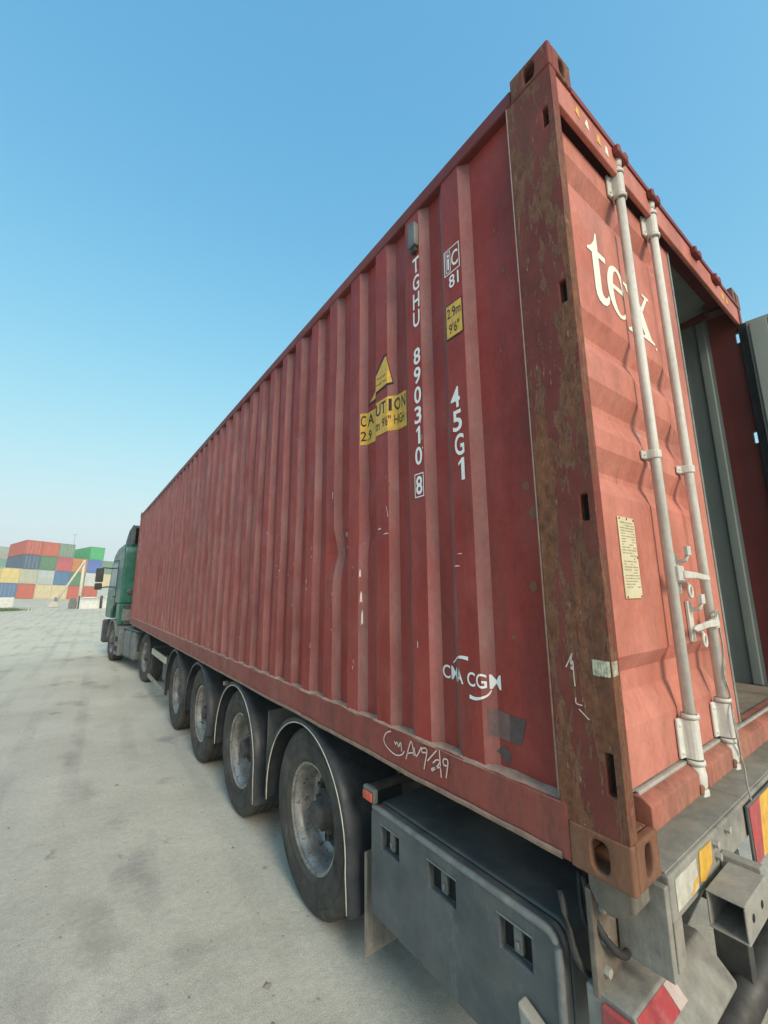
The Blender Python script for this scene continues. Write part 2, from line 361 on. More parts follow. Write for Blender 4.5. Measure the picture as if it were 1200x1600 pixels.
    for i in range(2600):
        y = -1.2 + 14*rnd.random()**1.6; x = -7 + 7.6*rnd.random()
        r = .0025 + .007*rnd.random()**3
        if rnd.random() < .015: r = .012 + .010*rnd.random()
        a, b_, h = r*(.8+.6*rnd.random()), r*(.8+.6*rnd.random()), r*.7
        k = rnd.random()*3
        vv = [(x+a*math.cos(k+q*math.pi/2)*(1 if q % 2 else b_/a), y+b_*math.sin(k+q*math.pi/2), h*.35) for q in range(4)]
        g.add(vv+[(x+.2*r, y, h), (x, y, -.002)], [(0,1,4),(1,2,4),(2,3,4),(3,0,4),(1,0,5),(2,1,5),(3,2,5),(0,3,5)])
    tag(g.build('loose_grit', pm), 'small loose stones and grit scattered over the yard', 'gravel', kind='stuff')
ground()

# ================================================================== shipping container
box = empty('shipping_container', (0, 0, ZO), 'long dark red corrugated shipping container with open rear door on the trailer', 'container')
Lc, Wc, Hc = 12.192, 2.438, 2.896
# corrugation of the long sides
S0, PITCH, SLR, OUT_, SLF, DEP = .450, .2830, .044, .106, .054, .036
NC = 41
folds = [.19]
for k in range(NC):
    b = S0 + k*PITCH; folds += [b, b+SLR, b+SLR+OUT_, b+SLR+OUT_+SLF]
folds.append(12.05)
XO = .010                                      # outer face of the sheet
def corr(y):
    if y < S0: return DEP
    t = (y-S0) % PITCH; k = int((y-S0)//PITCH)
    if k >= NC: return DEP
    if t < SLR: return DEP*(1-t/SLR)
    if t < SLR+OUT_: return 0
    if t < SLR+OUT_+SLF: return DEP*(t-SLR-OUT_)/SLF
    return DEP
dents = [(1.62, 1.02, .035, .10), (1.28, 1.12, .02, .07), (8.3, 1.05, .05, .22), (6.0, 1.5, .02, .25), (3.4, .9, .014, .2), (9.6, 1.3, .03, .2), (4.7, 1.2, .02, .15), (1.3, 1.42, .012, .08)]
def wob(y, z):
    a = .0026 if y < 1.5 else .0085
    d = a*mnoise.noise((y*1.9, z*1.3, .7)) + (a*.5)*mnoise.noise((y*6, z*4, 4.2))
    for (dy, dz, am, s_) in dents:
        e = ((y-dy)**2*1.6+(z-dz)**2)/(s_*s_)
        if e < 6: d += am*math.exp(-e)
    return d
def side_x(y, z): return XO + corr(y) + wob(y, z)
ZB, ZT = .158, 2.80
def side_panel(mirror):
    g = MB(); nz = 34
    zs = [ZB+(ZT-ZB)*i/nz for i in range(nz+1)]
    ys = []
    for a, b in zip(folds[:-1], folds[1:]):
        ys.append(a)
        if b-a > .1: ys.append((a+b)/2)
    ys.append(folds[-1])
    for inner in (0, 1):
        vs_ = []
        for y in ys:
            for z in zs:
                x = side_x(y, z) + (.004 if inner else 0)
                vs_.append((Wc-x if mirror else x, y, z))
        n = nz+1
        fs = [(i*n+j, (i+1)*n+j, (i+1)*n+j+1, i*n+j+1) for i in range(len(ys)-1) for j in range(nz)]
        if bool(inner) ^ mirror: fs = [f[::-1] for f in fs]
        q0 = len(g.f); g.add(vs_, [f[::-1] for f in fs], inner, False)
        if not inner:                          # sloping webs get the paler red, sky sheen painted into its colour
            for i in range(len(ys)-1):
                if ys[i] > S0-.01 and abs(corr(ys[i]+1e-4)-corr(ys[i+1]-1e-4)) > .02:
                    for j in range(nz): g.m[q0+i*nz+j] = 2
    return g.build('side_panel', [RED, GREYIN, REDSHEEN], box, recalc=False)
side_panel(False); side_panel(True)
for mir in (0, 1):
    def X(a): return Wc-a if mir else a
    # bottom rail: channel with outer web and flanges, slightly knocked about
    g = MB(); n = 60
    prof = [(.0, .006), (.0, .160), (.052, .160), (.052, .152), (.010, .152), (.010, .014), (.075, .014), (.075, .006)]
    vs_ = []
    for i in range(n+1):
        y = .1745 + (Lc-.349)*i/n
        for j, (px, pz) in enumerate(prof):
            wz = .006*mnoise.noise((y*1.7, 0, 0)) + .004*mnoise.noise((y*6, 3, 0)); wx = .004*mnoise.noise((y*2.3, 5, 1))
            vs_.append((X(px+(wx if i else 0)), y, pz+(wz if j in (0, 6, 7) and i else (.003*mnoise.noise((y*5, 9, 0)) if j in (1,) else 0))))
    m_ = len(prof)
    fs = [(i*m_+j, i*m_+(j+1) % m_, (i+1)*m_+(j+1) % m_, (i+1)*m_+j) for i in range(n) for j in range(m_)]
    fs += [tuple(range(m_)), tuple(range(n*m_, n*m_+m_))]
    g.add(vs_, fs)
    rail = g.build('bottom_side_rail', REDRAIL, box)
    if not mir:
        g = MB(); vs_ = []                     # dusty weld bead along the top of the rail
        for i in range(241):
            y = .195 + 11.8*i/240; d = side_x(y, .16)
            k = .008*mnoise.noise((y*9, 1, 1))
            vs_ += [(-.001+.002*mnoise.noise((y*14, 2, 2)), y, .1555+k*.6), (d*.45, y, .1635+abs(k)), (d+.004, y, .172+k)]
        g.add(vs_, [(i*3+j, i*3+j+1, i*3+j+4, i*3+j+3) for i in range(240) for j in (0, 1)], 0, True)
        g.build('weld_ledge', LEDGE, rail)
        g = MB(); vs_ = []                     # bare worn lower edge
        for i in range(161):
            y = .2 + 11.6*i/160; k = .004*mnoise.noise((y*8, 6, 1)); wz = .006*mnoise.noise((y*1.7, 0, 0)) + .004*mnoise.noise((y*6, 3, 0))
            vs_ += [(-.0045, y, .021+k+wz), (-.0055, y, .002+wz), (.02, y, .0+wz)]
        g.add(vs_, [(i*3+j, i*3+j+1, i*3+j+4, i*3+j+3) for i in range(160) for j in (0, 1)], 0, True)
        g.build('worn_edge', LEDGE, rail)
    g = MB(); g.box((X(.004), .178, 2.792), (X(.066), Lc-.178, 2.868)); g.build('top_side_rail', REDDARK, box, .008)
    # corner posts with hinge slots near the rear edge
    for rear in (1, 0):
        g = MB()
        if rear:
            T = .046; y1 = .198
            slots = [(.225, .335), (1.00, 1.085), (1.765, 1.85), (2.52, 2.605)]
            ya, yb = .022, .046
            g.box((X(0), 0, .115), (X(T), y1, 2.785))
            po = g.build('corner_post', RUSTPOST if not mir else REDDARK, box, .007)
            cut(po, [((X(-.02), ya, a), (X(T+.02), yb, b)) for a, b in slots])
            if not mir:
                for (a, b) in slots:
                    g = MB(); g.box((.030, ya-.004, a-.02), (.044, yb+.004, b+.02)); g.build('slot_black_backing', SEAM_AND_HOLE_DARK, po)  # backing plate, coloured black for the dark inside the slot
            if not mir:
                g = MB(); g.tube([(.003, .2005, .17), (.0035, .201, 1.5), (.003, .2005, 2.785)], .0035, 8); g.build('weld_seam', LEDGE, box)
        else:
            g.box((X(0), Lc-.15, .115), (X(.12), Lc, 2.785)); g.build('corner_post', REDRAIL, box, .01)
# corner castings: hollow blocks with oval holes
def casting(name, x0, y0, z0, sx, sy, sz, mat, rear, left):
    """block with real openings: walls as slabs with an elongated hole"""
    g = MB(); t = .028
    def slab(axis, fixed, a0, a1, b0, b1, hw, hh, thick):
        # rectangle a x b with a stadium hole in its centre, extruded inwards
        ca, cb = (a0+a1)/2, (b0+b1)/2; n = 24; hole = []
        for k in range(n):
            an = 2*math.pi*k/n
            u, v = math.cos(an), math.sin(an)
            e = 3.2
            u_ = math.copysign(abs(u)**(2/e), u)*hw; v_ = math.copysign(abs(v)**(2/e), v)*hh
            hole.append((ca+u_, cb+v_))
        outer = []
        for (p, q) in hole:
            du, dv = p-ca, q-cb; s_ = min((a1-a0)/2/abs(du) if abs(du) > 1e-6 else 9e9, (b1-b0)/2/abs(dv) if abs(dv) > 1e-6 else 9e9)
            outer.append((ca+du*s_, cb+dv*s_))
        for (ca_, cb_) in ((a0, b0), (a1, b0), (a1, b1), (a0, b1)):
            i = min(range(n), key=lambda j: (outer[j][0]-ca_)**2+(outer[j][1]-cb_)**2); outer[i] = (ca_, cb_)
        def P(p, d):
            if axis == 0: return (fixed+d, p[0], p[1])
            if axis == 1: return (p[0], fixed+d, p[1])
            return (p[0], p[1], fixed+d)
        vs_ = [P(p, 0) for p in outer]+[P(p, 0) for p in hole]+[P(p, thick) for p in hole]+[P(p, thick) for p in outer]
        fs = []
        for i in range(n):
            j = (i+1) % n
            fs += [(i, j, n+j, n+i), (n+i, n+j, 2*n+j, 2*n+i), (2*n+i, 2*n+j, 3*n+j, 3*n+i), (3*n+i, 3*n+j, j, i)]
        g.add(vs_, fs)
    x1, y1, z1 = x0+sx, y0+sy, z0+sz
    e = .0007
    # side wall with hole (outer side), end wall with hole, then solid inner walls, top and bottom
    xo, di = (x0, t) if left else (x1, -t)
    slab(0, xo, y0, y1, z0, z1, .0255, .040, di)
    yo, dj = (y0, t) if rear else (y1, -t)
    xa, xb = (x0+t, x1) if left else (x0, x1-t)
    slab(1, yo, xa, xb, z0, z1, .022, .040, dj)
    ya, yb = (y0+t, y1) if rear else (y0, y1-t)
    xi = (x1-.014, x1-e) if left else (x0+e, x0+.014)
    g.box((xi[0], ya, z0+e), (xi[1], yb-e if rear else yb, z1-e))
    yi = (y1-.014, y1-e) if rear else (y0+e, y0+.014)
    g.box((xa, yi[0], z0+e), (xb-.015, yi[1], z1-e))
    for zf in ((z0+e, z0+.018), (z1-.018, z1-e)): g.box((xa+e, ya+e, zf[0]), (xb-.016, yb-.016 if rear else yb, zf[1]))
    return g.build(name, mat, box, .004 if not (rear and left) else .010)
for rear in (1, 0):
    for left in (1, 0):
        for top in (0, 1):
            x0 = (-.004 if left else Wc-.158); y0 = (-.004 if rear else Lc-.174)
            casting('corner_casting', x0, y0, (2.896-.118 if top else 0), .162, .178, .118, (RUSTPOST if rear and left else CASTTOP) if top else RUSTCAST, rear, left)
# roof, front wall, floor
g = MB(); vs_ = []; ny = 88
for i in range(ny+1):
    y = .045 + (Lc-.09)*i/ny; z = 2.845 + (.0 if (i//2) % 2 else .018)
    vs_ += [(.06, y, z), (Wc-.06, y, z)]
g.add(vs_, [(i*2, i*2+1, i*2+3, i*2+2) for i in range(ny)]); 
g.add([(a, b, c-.006) for a, b, c in vs_], [(i*2, i*2+2, i*2+3, i*2+1) for i in range(ny)], 1)
g.build('roof_panel', [REDDARK, GREYIN], box, recalc=False)
g = MB(); xs = [.1+i*(2.238/36) for i in range(37)]
g.prism([(x, 12.10+(.04 if (i//2) % 2 else 0)) for i, x in enumerate(xs)]+[(x, 12.104+(.04 if (i//2) % 2 else 0)+.003) for i, x in reversed(list(enumerate(xs)))], 2, .12, 2.79)
g.build('front_panel', REDRAIL, box)
g = MB(); g.box((.118, Lc-.09, .02), (Wc-.118, Lc-.01, .118)); g.build('front_sill', REDRAIL, box, .006)
g = MB(); g.box((.118, Lc-.09, 2.785), (Wc-.118, Lc-.01, 2.885)); g.build('front_header', REDRAIL, box, .006)
for i in range(8):
    g = MB(); x = .053 + i*.2917; g.box((x, .10, .15), (x+.288, 12.09, .172+.002*rnd.random())); g.build('floor_plank', WOOD, box, .002, 1)
g = MB()
for i in range(38): g.box((.078, .35+i*.31, .03), (Wc-.078, .395+i*.31, .149))
g.build('floor_cross_members', REDDARK, box)['kind'] = 'stuff'
# rear frame
g = MB(); g.prism([(.004, .098), (.004, .168), (.03, .186), (.10, .186), (.10, .098)], 0, .159, Wc-.159); g.build('door_sill', REDSILL, box, .006)
g = MB(); g.box((.165, .037, .180), (Wc-.165, .051, .1955)); g.build('sill_gutter', GALV, box, .003)
g = MB(); g.prism([(.006, 2.645), (.006, 2.782), (.014, 2.81), (.028, 2.81), (.028, 2.645)], 0, .047, Wc-.047); hdr = g.build('door_header', REDDOOR, box, .006)
g = MB(); g.prism([(-.002, 2.774), (.0, 2.812), (.14, 2.845), (.14, 2.812)], 0, .162, Wc-.162); g.build('rain_gutter', REDDARK, box, .004)
for (x, z, s_) in ((.20, 2.72, .032), (.275, 2.715, .03), (.375, 2.712, .034), (.445, 2.705, .028), (2.03, 2.71, .05), (2.12, 2.715, .035)):
    g = MB(); k = rnd.random()*.012; g.prism([(x-s_/2, z-.022+k), (x+s_/2, z-.025), (x+s_/2-.006, z+.02), (x-s_/2+.004+k, z+.024)], 1, .0035, .0065); g.build('paint_patch', YELLOW if s_ > .031 else CREAM, hdr)
def keeper(x, z, upd):
    g = MB(); s_ = 1 if upd else -1
    g.prism([(x-.05, z-.02), (x+.05, z-.02), (x+.055, z+.018), (x+.024, z+.03), (x+.018, z+.006), (x-.018, z+.006), (x-.024, z+.03), (x-.055, z+.018)], 1, -.022, .004)
    g.build('cam_keeper', REDDARK, box, .004, 1)
for x in (.56, .92, 1.518, 1.878):
    keeper(x, 2.752, 1)
    g = MB(); z = .125
    z = .118; g.prism([(x-.035, z+.014), (x+.035, z+.014), (x+.042, z-.012), (x+.024, z-.026), (x+.018, z-.006), (x-.014, z-.006), (x-.02, z-.02), (x-.04, z-.012)], 1, -.004, .006); g.build('cam_keeper', RUSTCAST, box, .004, 1)

# ---- doors
DX = [(.049, 1), (.545, 1), (.60, .6), (.63, .6), (.66, 1), (.90, 1), (.95, .6), (.98, .6), (1.018, 2), (1.206, 2)]
DZ = [(.196, 2), (.363, 1), (.456, 0), (.521, 0), (.576, 1), (1.115, 1), (1.186, 0), (1.206, 0), (1.282, 1), (1.354, 1), (1.444, 0), (1.468, 0), (1.545, 1), (1.66, 1), (1.732, 0), (1.752, 0), (1.829, 1), (2.376, 1), (2.440, 0), (2.47, 0), (2.534, 1), (2.640, 2)]
DY, DD = .052, .036
def lerp_flag(v, tab):
    for (a, fa), (b, fb) in zip(tab[:-1], tab[1:]):
        if a <= v <= b: return min(1, fa) + (min(1, fb)-min(1, fa))*(v-a)/(b-a)
    return 1
def door_depth(x, z): return DD*(1-min(lerp_flag(x, DX), lerp_flag(z, DZ)))
def door_mesh():
    g = MB(); vs_ = []; nx, nz = len(DX), len(DZ)
    for x, fx in DX:
        for z, fz in DZ:
            pad = 1 if (fx == 2 or fz == 2) else min(fx, fz)
            vs_.append((x, DY + DD*(1-pad), z))
    fs = [(i*nz+j, (i+1)*nz+j, (i+1)*nz+j+1, i*nz+j+1) for i in range(nx-1) for j in range(nz-1)]
    g.add(vs_, fs, 0)
    o = len(vs_); g.add([(x, y+.012 if y > DY+.01 else DY+.05, z) for x, y, z in vs_], [f[::-1] for f in fs], 1)
    # edge strips
    for ring in ([i*nz for i in range(nx)], [i*nz+nz-1 for i in range(nx)][::-1], list(range(nz))[::-1], [(nx-1)*nz+j for j in range(nz)]):
        for a, b in zip(ring[:-1], ring[1:]): g.f.append([a, o+a, o+b, b]); g.m.append(0); g.sm.append(False)
    return g
door = door_mesh().build('door', [REDDOOR, GREYIN], box, .004, 1, recalc=False); door['label'] = 'faded salmon red left door, closed, with two white locking bars'
g = MB(); g.box((.050, .05, .1925), (1.212, .09, .1955)); g.box((1.2065, .048, .197), (1.226, .095, 2.638)); g.build('door_gasket', RUBBERSEAL, door, .004)
BARY, BR = .017, .0185
def strip_box(g, x0, x1, z0, z1, y0, y1): g.box((x0, y0, z0), (x1, y1, z1))
for x, hz, hdir in ((.56, .845, 1), (.92, .655, -1)):
    g = MB(); g.tube([(x, BARY, .165), (x, BARY, 2.72)], BR, 16); b_ = g.build('locking_bar', WHITEBAR, door)
    # bearing brackets top and bottom, mid clamp
    for (z0, z1, flat) in ((.205, .335, .0), (2.55, 2.66, 0), (1.30, 1.335, .008)):
        g = MB(); n = 8; wd = .05 if flat == 0 else .052
        arc = [(x+(BR+.006)*math.cos(math.pi*k/n), BARY-(BR+.006)*math.sin(math.pi*k/n)) for k in range(n+1)]
        outl = [(x+wd, .050), (x+wd, .040), (x+BR+.008, .038)] + arc + [(x-BR-.008, .038), (x-wd, .040), (x-wd, .050)]
        g.prism(outl, 2, z0, z1, 0, False); br = g.build('bearing_bracket', WHITEBAR, door, .003, 1)
        if flat == 0:
            g = MB(); g.lathe([(0, BR+.003), (0, BR+.0105), (.014, BR+.0105), (.014, BR+.003)], (x, BARY, z0-.017), 2, 20, closed=True); g.build('collar_ring', WHITEBAR, br); g = MB(); g.lathe([(0, BR+.003), (0, BR+.0105), (.014, BR+.0105), (.014, BR+.003)], (x, BARY, z1+.003), 2, 20, closed=True); g.build('collar_ring', WHITEBAR, br)
        for sx in (-1, 1):
            for zz in ((z0+.02, z1-.02) if flat == 0 else ((z0+z1)/2,)):
                g = MB(); g.lathe([(-.0065, .0001), (-.006, .006), (0, .009)], (x+sx*(wd-.012), .040, zz), 1, 10); g.build('rivet', WHITEBAR, br)
    # cam ends
    g = MB(); g.lathe([(0, .012), (.0, .021), (.012, .026), (.045, .028), (.075, .023), (.075, .012)], (x, BARY, .112), 2, 18)
    g.prism([(x-.016, BARY-.018), (x+.012, BARY-.026), (x+.034, BARY-.012), (x+.030, BARY-.002), (x+.01, BARY+.004), (x-.016, BARY+.004)], 2, .090, .1115)
    g.build('cam_end', WHITEBAR, b_, .002, 1)
    g = MB(); g.lathe([(0, .012), (0, .022), (.035, .026), (.05, .024), (.05, .012)], (x, BARY, 2.70), 2, 18)
    g.prism([(x-.016, BARY-.018), (x+.012, BARY-.026), (x+.034, BARY-.012), (x+.030, BARY-.002), (x+.01, BARY+.012), (x-.016, BARY+.012)], 2, 2.748, 2.785)
    g.build('cam_end', WHITEBAR, b_, .002, 1)
    # handle: pivot lug, flat lever, hasp and catch
    g = MB()
    g.box((x-.004, BARY-BR-.012, hz-.026), (x+hdir*.05, BARY-BR+.004, hz+.03)); 
    g.prism([(x+hdir*.03, hz+.012), (x+hdir*.16, hz+.008), (x+hdir*.285, hz-.002), (x+hdir*.305, hz-.014), (x+hdir*.285, hz-.024), (x+hdir*.15, hz-.016), (x+hdir*.03, hz-.018)], 1, BARY-BR-.02, BARY-BR-.008)
    g.build('handle', WHITEBAR, door, .004)
    cx = x+hdir*.14
    g = MB(); g.box((cx-.022, DY-.012, hz-.075), (cx+.022, DY-.002, hz+.085)); 
    g.tube([(cx, DY-.01, hz+.05), (cx, DY-.045, hz+.055), (cx+.004, DY-.055, hz+.085)], .008, 8)
    g.box((cx-.016, DY-.062, hz+.075), (cx+.020, DY-.048, hz+.112))
    g.tube([(cx, DY-.012, hz-.03), (cx, DY-.04, hz-.035), (cx-.004, DY-.05, hz-.05)], .007, 8)
    a = [(cx-.004+.017*math.cos(2*math.pi*k/12), DY-.048, hz-.066+.024*math.sin(2*math.pi*k/12)) for k in range(13)]
    g.tube(a, .0055, 8, caps=False); g.build('handle_catch', WHITEBAR, door, .003, 1)
# right door swung open, seen from its inner side
od_root = door_mesh()
od = od_root.build('door', [REDDOOR, GREYIN], box, .007, 2, recalc=False); od['label'] = 'grey green right door swung wide open, inner face showing'
hx = Wc-.03
od.matrix_local = Matrix.Translation((hx, -.02, 0)) @ Matrix.Rotation(R(97), 4, 'Z') @ Matrix.Diagonal((-1, 1, 1, 1)) @ Matrix.Translation((-.049, -DY+.002, 0))
g = MB(); g.box((.006, DY+.001, .20), (.0485, DY+.049, 2.635)); g.build('door_gasket', SEAM_AND_HOLE_DARK, od, .004)
g = MB(); g.box((.065, .103, .23), (.16, .125, 2.61)); g.box((1.08, .103, .23), (1.18, .125, 2.61)); g.box((.161, .1035, 2.50), (1.079, .1245, 2.61)); g.box((.161, .1035, .23), (1.079, .1245, .33)); g.build('door_inner_frame', GREYIN, od, .006)
# inner lining strip of the right wall and tie-down post
g = MB(); g.box((Wc-.075, .205, .175), (Wc-.052, .26, 2.78)); g.build('inner_post', GREYIN, box, .008)
g = MB(); g.box((.055, .205, .175), (.11, .30, 2.78)); g.build('inner_post', GREYIN, box, .008)

# ---- markings: flat film cut along the folds and laid onto the sheet
def film(name, verts2, faces2, cu, cv, fn, mat, parent):
    bm = bmesh.new(); vv = [bm.verts.new((a, b, 0)) for a, b in verts2]
    for f in faces2:
        try: bm.faces.new([vv[i] for i in f])
        except ValueError: pass
    for axis, cuts in ((0, cu), (1, cv)):
        for c in cuts:
            no = (1, 0, 0) if axis == 0 else (0, 1, 0); co = (c, 0, 0) if axis == 0 else (0, c, 0)
            bmesh.ops.bisect_plane(bm, geom=bm.verts[:]+bm.edges[:]+bm.faces[:], plane_co=co, plane_no=no, dist=1e-6)
    for v in bm.verts: v.co = Vector(fn(v.co.x, v.co.y))
    me = bpy.data.meshes.new(name); bm.to_mesh(me); bm.free(); me.materials.append(mat)
    o = bpy.data.objects.new(name, me); C.objects.link(o); o.parent = parent; return o
_glyph = {}
def text2d(body, bold=0.0):
    key = (body, bold)
    if body == '1': return [(.45, 0), (1, 0), (1, 1), (.6, 1), (0, .80), (0, .68), (.45, .80)], [[0, 1, 2, 3, 6], [3, 4, 5, 6]]
    if key in _glyph: return _glyph[key]
    cu = bpy.data.curves.new('t', 'FONT'); cu.body = body; cu.size = 1; cu.offset = bold; cu.fill_mode = 'FRONT'; cu.resolution_u = 4
    o = bpy.data.objects.new('t', cu); C.objects.link(o); bpy.context.view_layer.update()
    me = bpy.data.meshes.new_from_object(o.evaluated_get(bpy.context.evaluated_depsgraph_get()))
    vv = [(v.co.x, v.co.y) for v in me.vertices]; ff = [list(p.vertices) for p in me.polygons]
    bpy.data.objects.remove(o); bpy.data.curves.remove(cu); bpy.data.meshes.remove(me)
    x0 = min(a for a, _ in vv); x1 = max(a for a, _ in vv); y0 = min(b for _, b in vv); y1 = max(b for _, b in vv)
    vv = [((a-x0)/(x1-x0), (b-y0)/(y1-y0)) for a, b in vv]
    _glyph[key] = (vv, ff); return vv, ff
sidecuts = [f for f in folds if f < 2]
zc = [ZB+(ZT-ZB)*i/34 for i in range(35)]
midcuts = [(a+b)/2 for a, b in zip(folds[:-1], folds[1:]) if b-a > .1 and a < 2]
def side_fn(off): return lambda y, z: (side_x(y, z)-off, y, z)
def side_text(name, body, ya, yb, z0, z1, mat=LETTER, bold=.0, off=.0022, parent=box, slant=0):
    vv, ff = text2d(body, bold)
    v2 = [(ya+(yb-ya)*a, z0+(z1-z0)*b+slant*a) for a, b in vv]
    lo, hi = min(ya, yb)-.01, max(ya, yb)+.01
    return film(name, v2, ff, [c for c in sidecuts+midcuts if lo < c < hi], [c for c in zc if z0-.02 < c < z1+.02], side_fn(off), mat, parent)
def side_poly(name, pts, mat, off=.0018, parent=box):
    ys = [p[0] for p in pts]; z_ = [p[1] for p in pts]
    return film(name, pts, [list(range(len(pts)))], [c for c in sidecuts+midcuts if min(ys) < c < max(ys)], [c for c in zc if min(z_) < c < max(z_)], side_fn(off), mat, parent)
# vertical number T G H U 890310 8
ser = 'TGHU 890310'; zt, zb_ = 2.513, 1.365
n = len(ser); stp = (zt-zb_)/n
for i, ch in enumerate(ser):
    if ch == ' ': continue
    z1 = zt-i*stp
    wd = .050 if ch != '1' else .030
    yc = .803+.012*i/n
    side_text('number_character', ch, yc+wd/2, yc-wd/2, z1-stp*.86, z1, bold=.018)
side_text('number_character', '8', .838, .794, 1.235, 1.325, bold=.018)
fr = [(.848, 1.222), (.784, 1.222), (.784, 1.338), (.848, 1.338)]
for a, b in (((.848, 1.222), (.784, 1.227)), ((.848, 1.333), (.784, 1.338)), ((.848, 1.2272), (.8435, 1.3328)), ((.7885, 1.2272), (.784, 1.3328))):
    side_poly('check_digit_frame', [(a[0], a[1]), (b[0], a[1]), (b[0], b[1]), (a[0], b[1])], LETTER)
for i, ch in enumerate('45G1'):
    z1 = 1.672-i*.11; wd = .054 if ch != '1' else .034
    side_text('number_character', ch, .562+wd/2-.006*i, .562-wd/2-.006*i, z1-.097, z1, bold=.018)
# iC 81 plate outline
for a, b in (((.600, 2.250), (.595, 2.385)), ((.507, 2.250), (.502, 2.385)), ((.5945, 2.380), (.5075, 2.385)), ((.5945, 2.250), (.5075, 2.255))):
    side_poly('approval_frame', [(a[0], a[1]), (b[0], a[1]), (b[0], b[1]), (a[0], b[1])], LETTER)
for a, b in (((.588, 2.262), (.5845, 2.373)), ((.562, 2.262), (.5585, 2.373)), ((.584, 2.3695), (.5625, 2.373)), ((.584, 2.262), (.5625, 2.2655))):
    side_poly('approval_frame', [(a[0], a[1]), (b[0], a[1]), (b[0], b[1]), (a[0], b[1])], LETTER)
side_text('approval_letter', 'i', .579, .567, 2.275, 2.36, bold=.02)
side_text('approval_letter', 'C', .553, .512, 2.275, 2.355, bold=.012)
side_text('approval_letter', '81', .572, .512, 2.172, 2.238, bold=.012)
# height sticker
side_poly('height_sticker', [(.604, 1.915), (.498, 1.915), (.498, 2.093), (.604, 2.093)], BLACKINK, .0018)
side_poly('height_sticker', [(.597, 1.923), (.502, 1.923), (.502, 2.087), (.597, 2.087)], YELLOW, .0026)
side_text('sticker_print', '2.9m', .59, .508, 2.02, 2.07, BLACKINK, .004, .0034)
side_text('sticker_print', "9'6\"", .582, .518, 1.94, 1.99, BLACKINK, .004, .0034)
# warning triangle and caution plate
side_poly('warning_triangle', [(1.30, 1.868), (1.03, 1.90), (1.066, 2.09), (1.095, 2.09)], BLACKINK, .0018)
side_poly('warning_triangle', [(1.278, 1.885), (1.036, 1.912), (1.066, 2.075), (1.08, 2.075)], YELLOW, .0026)
side_text('sticker_print', 'Watch height', 1.155, 1.072, 1.96, 1.974, BLACKINK, 0, .0034)
side_text('sticker_print', 'Height 9ft6', 1.165, 1.068, 1.925, 1.94, BLACKINK, 0, .0034)
side_poly('caution_plate', [(1.336, 1.632), (.940, 1.632), (.940, 1.83), (1.336, 1.83)], YELLOW, .0020)
for ch, a, b in (('C', 1.333, 1.306), ('A', 1.298, 1.236), ('U', 1.166, 1.122), ('T', 1.114, 1.074), ('I', 1.054, 1.040), ('O', 1.030, .990), ('N', .980, .948)):
    side_text('caution_letter', ch, a, b, 1.745, 1.815, BLACKINK, .012, .003)
side_text('caution_letter', '2.9', 1.333, 1.26, 1.655, 1.715, BLACKINK, .008, .003)
side_text('caution_letter', 'm', 1.166, 1.132, 1.66, 1.70, BLACKINK, .008, .003)
side_text('caution_letter', "9'6\"", 1.108, 1.045, 1.665, 1.72, BLACKINK, .008, .003)
side_text('caution_letter', 'HIGH', 1.03, .96, 1.665, 1.72, BLACKINK, .008, .003)
# shipping line logo low on the side
side_text('logo_letters', 'CMA', .731, .581, .428, .482, LETTER, .012)
side_text('logo_letters', 'CGM', .560, .428, .428, .480, LETTER, .012)
def arc_poly(pts, w0, w1):
    q_ = []
    for i in range(len(pts)-1):
        a, b, c, d = (Vector(pts[max(0, min(len(pts)-1, i+k))]) for k in (-1, 0, 1, 2))
        for k in range(4):
            t = k/4; q_.append(tuple(.5*((2*b)+(c-a)*t+(2*a-5*b+4*c-d)*t*t+(3*b-a-3*c+d)*t**3)))
    pts = q_+[tuple(pts[-1])]
    n_ = len(pts); L_, R_ = [], []
    for i, p in enumerate(pts):
        a = pts[max(0, i-1)]; b = pts[min(n_-1, i+1)]; d = Vector((b[0]-a[0], b[1]-a[1])).normalized(); wv = (w0+(w1-w0)*i/(n_-1))/2
        L_.append((p[0]-d.y*wv, p[1]+d.x*wv)); R_.append((p[0]+d.y*wv, p[1]-d.x*wv))
    return L_+R_[::-1]
side_poly('logo_arc', arc_poly([(.668, .494), (.645, .512), (.615, .524), (.585, .529), (.552, .527)], .003, .015), LETTER)
side_poly('logo_arc', arc_poly([(.464, .424), (.476, .405), (.498, .393), (.525, .387), (.552, .390)], .003, .015), LETTER)
# old tape residue
side_poly('tape_residue', [(.478, .363), (.396, .351), (.403, .261), (.479, .267)], TAPE, .0015)
side_poly('tape_residue', [(.3955, .351), (.33, .347), (.356, .261), (.4025, .2625)], TAPE2, .0015)
side_poly('tape_residue', [(.429, .248), (.4, .218), (.413, .181), (.461, .217)], TAPE2, .0015)
# far front markings
for k, z in enumerate((2.35, 2.05, 1.78)): side_text('number_character', 'UCR'[k], 11.93, 11.83, z-.16, z, LETTER, .02)
